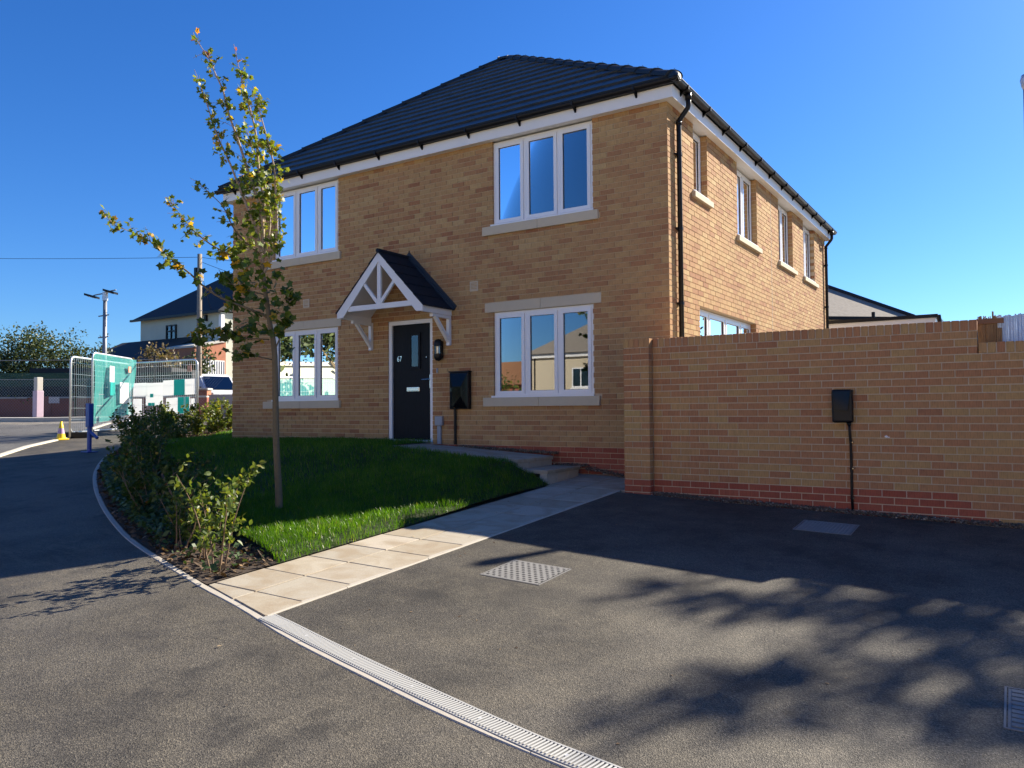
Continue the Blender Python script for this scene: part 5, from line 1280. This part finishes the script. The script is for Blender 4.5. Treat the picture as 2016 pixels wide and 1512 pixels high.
# pale rendered house with dark hipped roof, lean-to and brick store
wh = empty('rendered_house', (-37.6, 18.0, .2), 'pale rendered house with black hipped roof and dark lean-to', 'house')
ox, oy, oz = -37.6, 18.0, .2; Lc = lambda x, y, z: (x-ox, y-oy, z-oz)
def lbox(mb, x0, x1, y0, y1, z0, z1): return mb.box(x0-ox, x1-ox, y0-oy, y1-oy, z0-oz, z1-oz)
lbox(MB(), -41.5, -33.7, 18, 29.3, .2, 6.2).build('wall', M['render'], wh)
mb = MB(); mb.add([Lc(-41.85, 17.65, 6.25), Lc(-33.45, 17.65, 6.25), Lc(-33.45, 29.65, 6.25), Lc(-41.85, 29.65, 6.25), Lc(-35.85, 23.65, 10.75), Lc(-33.45, 23.65, 10.75)], [[0, 1, 5, 4], [2, 3, 4, 5], [3, 0, 4], [3, 2, 1, 0], [1, 2, 5]]); rf = mb.build('roof', M['dark_roof'], wh)
mb = MB(); lbox(mb, -41.95, -33.3, 17.55, 17.68, 6.12, 6.25); mb.build('gutter', M['black'], wh)
lbox(MB(), -33.78, -33.55, 17.93, 18.15, .3, 6.05).build('corner_quoin', M['white'], wh)
wf = MB(); lbox(wf, -38.75, -38.68, 17.9, 18.05, 4.85, 5.75); lbox(wf, -37.85, -37.78, 17.9, 18.05, 4.85, 5.75); lbox(wf, -38.68, -37.85, 17.9, 18.05, 4.85, 4.92); lbox(wf, -38.68, -37.85, 17.9, 18.05, 5.68, 5.75); lbox(wf, -38.3, -38.23, 17.91, 18.04, 4.92, 5.68); lbox(wf, -38.68, -37.85, 17.92, 18.03, 5.34, 5.41)
wn = wf.build('window', M['black'], wh); lbox(MB(), -38.68, -37.85, 17.96, 17.985, 4.92, 5.68).build('pane', M['glass'], wn)
lbox(MB(), -35.0, -34.85, 17.85, 17.99, 5.75, 6.1).build('wall_vent', M['black'], wh)
mb = MB(); mb.prism([(14.9, 3.45), (18.0, 4.95), (18.0, 4.8), (14.9, 3.3)], -43.5, -35.6, lambda a, b, h: Lc(h, a, b)); mb.build('lean_to_roof', M['dark_roof'], wh)
lbox(MB(), -43.3, -35.7, 15.2, 17.98, .2, 3.35).build('lean_to_wall', M['old_brick'], wh)
mb = MB(); mb.prism([(16.0, .2), (17.98, .2), (17.98, 4.45), (16.0, 4.02)], -35.5, -33.2, lambda a, b, h: Lc(h, a, b)); mb.build('store_wall', M['orange_brick'], wh)
mb = MB(); mb.prism([(15.9, 4.02), (18.05, 4.5), (18.05, 4.62), (15.9, 4.14)], -35.6, -33.1, lambda a, b, h: Lc(h, a, b)); mb.build('store_roof', M['conc_post'], wh)
bgm = MB()
for k in range(12): y = 16.2+k*.15; bgm.tube([Lc(-33.17, y, 1.6), Lc(-33.17, y, 3.35)], .015, 5)
bgm.build('window_bars', M['black'], wh); lbox(MB(), -33.22, -33.18, 16.1, 17.9, 1.6, 3.4).build('barred_opening', M['white'], wh)
# row of ridge-tile points on the lean-to front edge

# white van ---------------------------------------------------------------
van = empty('van', (-30.0, 14.6, .5), 'white van parked behind the low brick wall', 'van', rz=-.2)
prof = [(-2.0, .35), (2.1, .35), (2.25, .55), (2.22, .95), (1.35, 1.12), (.75, 1.78), (.3, 1.92), (-1.9, 1.92), (-2.05, 1.7), (-2.05, .5)]
def bev_prism(mb, prof, y0, y1, b):
    n = len(prof); cx = sum(p[0] for p in prof)/n; cz = sum(p[1] for p in prof)/n; R = []
    for y, s in ((y0, 1-b*1.4), (y0+b, 1), (y1-b, 1), (y1, 1-b*1.4)): R += [(cx+(p[0]-cx)*s, y, cz+(p[1]-cz)*s) for p in prof]
    mb.add(R, [[k*n+i, k*n+(i+1) % n, (k+1)*n+(i+1) % n, (k+1)*n+i] for k in range(3) for i in range(n)]+[list(range(n))[::-1], [3*n+i for i in range(n)]])
mb = MB(); bev_prism(mb, prof, -.9, .9, .12); mb.build('body', M['van_white'], van)
mb = MB(); mb.add([(1.37, -.72, 1.13), (1.37, .72, 1.13), (.78, .66, 1.77), (.78, -.66, 1.77), (1.40, -.72, 1.15), (1.40, .72, 1.15), (.81, .66, 1.79), (.81, -.66, 1.79)], [[4, 5, 6, 7], [0, 3, 2, 1]]+[[i, (i+1) % 4, 4+(i+1) % 4, 4+i] for i in range(4)]); mb.build('windscreen', M['carglass'], van)
for s in (-1, 1):
    mb = MB(); mb.prism([(1.15, 1.12), (.25, 1.12), (.25, 1.68), (.68, 1.68)], .885, .91, lambda a, b, h: (a, s*h, b)); mb.build('side_window', M['carglass'], van)
    mb = MB(); mb.bbox(1.1, 1.25, min(s*.92, s*1.12), max(s*.92, s*1.12), 1.1, 1.28, .02); mb.build('wing_mirror', M['black'], van)
    mb = MB(); mb.bbox(2.12, 2.26, min(s*.5, s*.82), max(s*.5, s*.82), .72, .92, .02); mb.build('headlight', M['galv'], van)
    for x in (-1.3, 1.45):
        w_ = MB().tube([(x, s*.72, .33), (x, s*.91, .33)], .32, 18).build('wheel', M['tyre'], van); MB().tube([(x, s*.9, .33), (x, s*.92, .33)], .19, 14).build('rim', M['galv'], w_)
lw = empty('brick_wall', (-27.6, 13.0, .2), 'short buff and red brick wall in front of the white van', 'wall', rz=.5)
MB().box(-.1, 3.5, -.1, .1, 0, 1.15).build('wall_panel', M['conc_post'], lw); MB().bbox(-.6, -.1, -.22, .22, 0, 1.35, .02).build('pier', M['orange_brick'], lw); MB().bbox(-.66, -.04, -.27, .27, 1.352, 1.45, .03).build('pier_cap', M['conc_post'], lw)

# ------------------------------------------------------------------ buildings on the right
ex = empty('flat_roof_extension', (0, 13, 0), 'low flat roofed extension with white fascia and black trim behind the wall', 'building')
MB().box(-4, 2.1, 0, 4, -.3, 2.62).build('wall', M['wood'], ex); MB().box(-4.1, 2.16, -.06, 4.1, 2.64, 2.84).build('fascia', M['white'], ex)
MB().box(-4.2, 2.22, -.12, 4.2, 2.842, 2.93).build('roof_edge', M['black'], ex); MB().tube([(2.24, -.1, 2.9), (2.27, -.1, 2.62), (2.2, -.02, 2.5), (2.2, -.02, .2)], .05, 8).build('downpipe', M['black'], ex)
sr_ = empty('slate_roof_house', (.87, 21.6, 3.78), 'bungalow with grey slate hipped roof behind the extension', 'house', rz=math.radians(40))
MB().box(-12, -.35, .35, 9.6, -3.6, -.05).build('wall', M['render'], sr_)
mb = MB(); mb.add([(-12.3, 0, 0), (0, 0, 0), (0, 10, 0), (-12.3, 10, 0), (-7.3, 5, 3.3), (-5, 5, 3.3)], [[0, 1, 5, 4], [1, 2, 5], [2, 3, 4, 5], [3, 0, 4], [0, 3, 2, 1]]); mb.build('roof', M['slate_roof'], sr_)
mb = MB(); mb.tube([(0, 0, .02), (-5, 5, 3.33)], .085, 6); mb.tube([(-5, 5, 3.33), (-7.3, 5, 3.33)], .085, 6); mb.tube([(0, 10, .02), (-5, 5, 3.33)], .085, 6); mb.build('hip_tile', M['dark_roof'], sr_)
MB().box(-12.3, .1, -.1, -.002, -.12, 0).build('gutter', M['black'], sr_)
vp = MB(); vp.lathe([(.2, 0), (.08, .12), (.05, .14), (.05, .45), (.001, .46)], 10, (0, 0, 0)); tag(vp.build('roof_vent', M['black'], None, loc=(.35, 15.5, 2.93)), 'small black vent pipe standing on the flat roof', 'vent')
rd = empty('reed_screen', (3.50, -.74, -.5), 'brown reed fence screen showing above the lowered wall end', 'fence')
rnd = random.Random(4)
for k in range(56):
    x = .01+(k//2)*.0075+(k % 2)*.004; h = 1.915+rnd.uniform(-.02, .02)+(.04 if k in (34, 35, 37) else 0)
    if k > 44: h = 1.80+rnd.uniform(-.01, .01)
    MB().tube([(x, (k % 2)*.01+rnd.uniform(-.003, .003), 0), (x+rnd.uniform(-.003, .003), (k % 2)*.01+rnd.uniform(-.003, .003), h)], .0044, 5).build('reed', M['reed'], rd)
MB().bbox(.0, .235, -.02, -.008, 1.85, 1.90, .003).build('rail', M['wood'], rd)
sh = MB()
for k in range(170):
    x = .17+k*.0135; sh.tube([(x, .05+.004*math.sin(k*2.1), 0), (x, .05+.004*math.sin(k*1.3), 1.93+rnd.uniform(-.012, .012))], .0072, 5)
tag(sh.build('pale_screen', M['sheet'], None, loc=(3.50, -.74, -.5)), 'pale blue ribbed plastic screen beside the brown reed fence', 'screen', kind='thing')
lp = empty('lamp_post', (4.1, 4.6, -.3), 'tall grey lamp post cut off by the right edge of the photo', 'street light')
MB().tube([(0, 0, 0), (-.0, 0, 5.75)], [.085, .06], 12).build('column', M['steel_dark'], lp, smooth=True); MB().lathe([(.062, 5.75), (.085, 5.8), (.10, 5.9), (.08, 5.98), (.001, 6.0)], 12, (0, 0, 0)).build('cap', M['galv'], lp, smooth=True)

# ------------------------------------------------------------------ across the street (mirrored in the panes; unseen buff row added for bounced light)
oh = empty('brick_house', (-19, -36, G(-19, -36)), 'sunlit buff brick house across the street mirrored in the ground floor window', 'house')
mb = MB(); mb.box(-5.2, 9, -8, 0, 0, 6.1); mb.build('wall', M['stone'], oh)
MB().box(-5.4, 9.2, -8.2, .2, 6.1, 6.4).build('fascia', M['white'], oh)
mb = MB(); mb.add([(-5.6, .4, 6.4), (9.4, .4, 6.4), (9.4, -8.4, 6.4), (-5.6, -8.4, 6.4), (-1.2, -4, 9.6), (5, -4, 9.6)], [[0, 1, 5, 4], [1, 2, 5], [2, 3, 4, 5], [3, 0, 4]]); mb.build('roof', M['slate_roof'], oh)
for x in (-2.0, 1.6, 5.2):
    for z in (1.2, 3.9):
        f_ = MB(); frame_ring(f_, x, x+1.3, z, z+1.4, -.02, .06, .08, lambda u, w_, zz: (u, w_, zz)); f_.box(x+.61, x+.69, -.02, .05, z, z+1.4); wn = f_.build('window', M['upvc'], oh); MB().box(x+.08, x+1.22, .0, .02, z+.08, z+1.32).build('pane', M['glass'], wn)
        MB().box(x-.1, x+1.4, -.02, .1, z-.16, z-.003).build('window_sill', M['white'], oh)
MB().tube([(-4.9, .08, 0), (-4.9, .08, 6.2)], .05, 8).build('downpipe', M['black'], oh)
oh.scale = (1, 1, .93)
M['bounce_brick'] = simple('bounce_buff_brick', (.50, .37, .21), .9, .12, 7)  # pale brick for the unseen houses added as bounce surfaces
def bounce_house(x, y, wd, hgt, label):  # unseen house, added to throw warm bounced light on the front wall
    h = empty('brick_house', (x, y, G(x, y)), label, 'house', 'unseen houses added across the street to bounce sunlight')
    MB().box(0, wd, -8, 0, -.3, hgt).build('wall', M['bounce_brick'], h); MB().box(-.15, wd+.15, -8.15, .15, hgt, hgt+.2).build('fascia', M['white'], h)
    mb = MB(); mb.add([(-.3, .3, hgt+.2), (wd+.3, .3, hgt+.2), (wd+.3, -8.3, hgt+.2), (-.3, -8.3, hgt+.2), (3, -4, hgt+2.6), (wd-3, -4, hgt+2.6)], [[0, 1, 5, 4], [1, 2, 5], [2, 3, 4, 5], [3, 0, 4]]); mb.build('roof', M['slate_roof'], h)
    for k in range(3):
        for z in (.9, 3.4):
            x0 = wd*(k+.5)/3-.6; f_ = MB(); frame_ring(f_, x0, x0+1.2, z, z+1.25, -.02, .05, .08, ID if False else (lambda u, w_, zz: (u, w_, zz))); wn = f_.build('window', M['upvc'], h); MB().box(x0+.08, x0+1.12, 0., .02, z+.08, z+1.17).build('pane', M['glass'], wn)
bounce_house(-10.5, -24, 10, 5.2, 'unseen buff house added to bounce sunlight opposite the front door'); bounce_house(2, -24.5, 10, 5.2, 'middle unseen buff house of the row added to bounce sunlight'); bounce_house(14.5, -24, 11, 5.2, 'unseen buff house added to bounce sunlight farthest to the right')
o2 = empty('bungalow', (-30, -46, -1.5), 'low house with red brown tiled roof across the street', 'house')
MB().box(-6, 6, -6, 0, 0, 4.2).build('wall', M['old_brick'], o2); mb = MB(); mb.add([(-6.5, .5, 4.2), (6.5, .5, 4.2), (6.5, -6.5, 4.2), (-6.5, -6.5, 4.2), (-6.5, -3, 6.4), (6.5, -3, 6.4)], [[0, 1, 5, 4], [1, 2, 5], [2, 3, 4, 5], [3, 0, 4]]); mb.build('roof', M['wood'], o2)
ga = empty('garage', (-21.2, -10.2, G(-21, -10)-.35), 'cream rendered garage across the pavement mirrored in the left window', 'garage', rz=.75)
MB().box(-2.2, 1.4, -4, 0, 0, 3.2).build('wall', M['render'], ga); MB().box(-2.3, 1.5, -4.1, .1, 3.2, 3.35).build('roof', M['conc_post'], ga)
def tr(label, x, y, h, seed, mat='hedge', sc=1., n=2400):
    r = random.Random(seed); z = G(x, y)
    bl = [((r.uniform(-1.3, 1.3)*sc, r.uniform(-1.3, 1.3)*sc, h*r.uniform(.5, 1)), (r.uniform(.9, 1.5)*sc, r.uniform(.9, 1.5)*sc, r.uniform(.7, 1.2)*sc)) for _ in range(7)]
    blob_tree('tree', label, (x, y, z), h*.5, bl, n, .2, mat, (.2, 1.), trunk_r=.16)
tr('leafy tree across the pavement mirrored in the left window', -17.6, -11.6, 6.4, 3, n=4200, sc=.8); tr('dark tree beside the fence panel across the pavement', -16.9, -6.6, 4.6, 9, n=2600, sc=.7); tr('tree behind the cream garage across the pavement', -24, -17.5, 6.5, 4)
tr('bushy green tree before the bungalow across the street', -22.5, -27.5, 3.6, 6, 'shrub'); tr('tall tree far across the street', -38, -24, 8.5, 8)
pd, OD, LD_ = fence_panel('site_fence', (-13.9, -4.6), (-12.4, -6.0), G(-13, -5.3), 1.5, 'mesh site fence panel across the pavement mirrored in the left window', 30)
mb = MB(); mb.add([OD(.02, -.3), OD(LD_-.02, -.3), OD(LD_-.02, 1.5), OD(.02, 1.5)], [[0, 1, 2, 3]]); 
o = mb.build('green_netting', M['teal'], None, loc=(-13.93, -4.63, G(-13, -5.3))); tag(o, 'green netting on the fence panel across the pavement', 'netting')

# fallen leaves and grit on the paths
def litter(pts, label):
    V, Fq = quads(np.array([p[0] for p in pts]), np.array([p[1] for p in pts]), np.array([G(p[0], p[1])+(.019 if -1.2 < p[0] < -.22 and p[1] > -6.4 else .007) for p in pts]), .011, .12)
    tag(np_mesh('fallen_leaves', V, Fq, M['litter'], RNG.random(len(pts))*.95+.02), label, 'leaves', kind='stuff')
r = random.Random(2); L = [(r.gauss(-.75, .22), r.gauss(-2.3, .3)) for _ in range(26)]+[(r.uniform(-1.1, -.3), r.uniform(-5, -1.3)) for _ in range(14)]+[(r.uniform(-.2, 3.8), r.uniform(-6.3, -1.3)) for _ in range(26)]+[(r.uniform(-7, 2), r.uniform(-9, -6)) for _ in range(14)]
L += [(r.uniform(-.2, 4.2), r.uniform(-7, -1.3)) for _ in range(40)]+[(r.gauss(3.45, .12), r.gauss(-2.35, .05)) for _ in range(9)]+[(r.uniform(-9, 1), r.uniform(-8.5, -5)) for _ in range(25)]
L = [p for p in L if not (p[0] < -1.15 and p[1] > -6.4)]
litter(L, 'scattered dry leaves and grit on path and driveway')
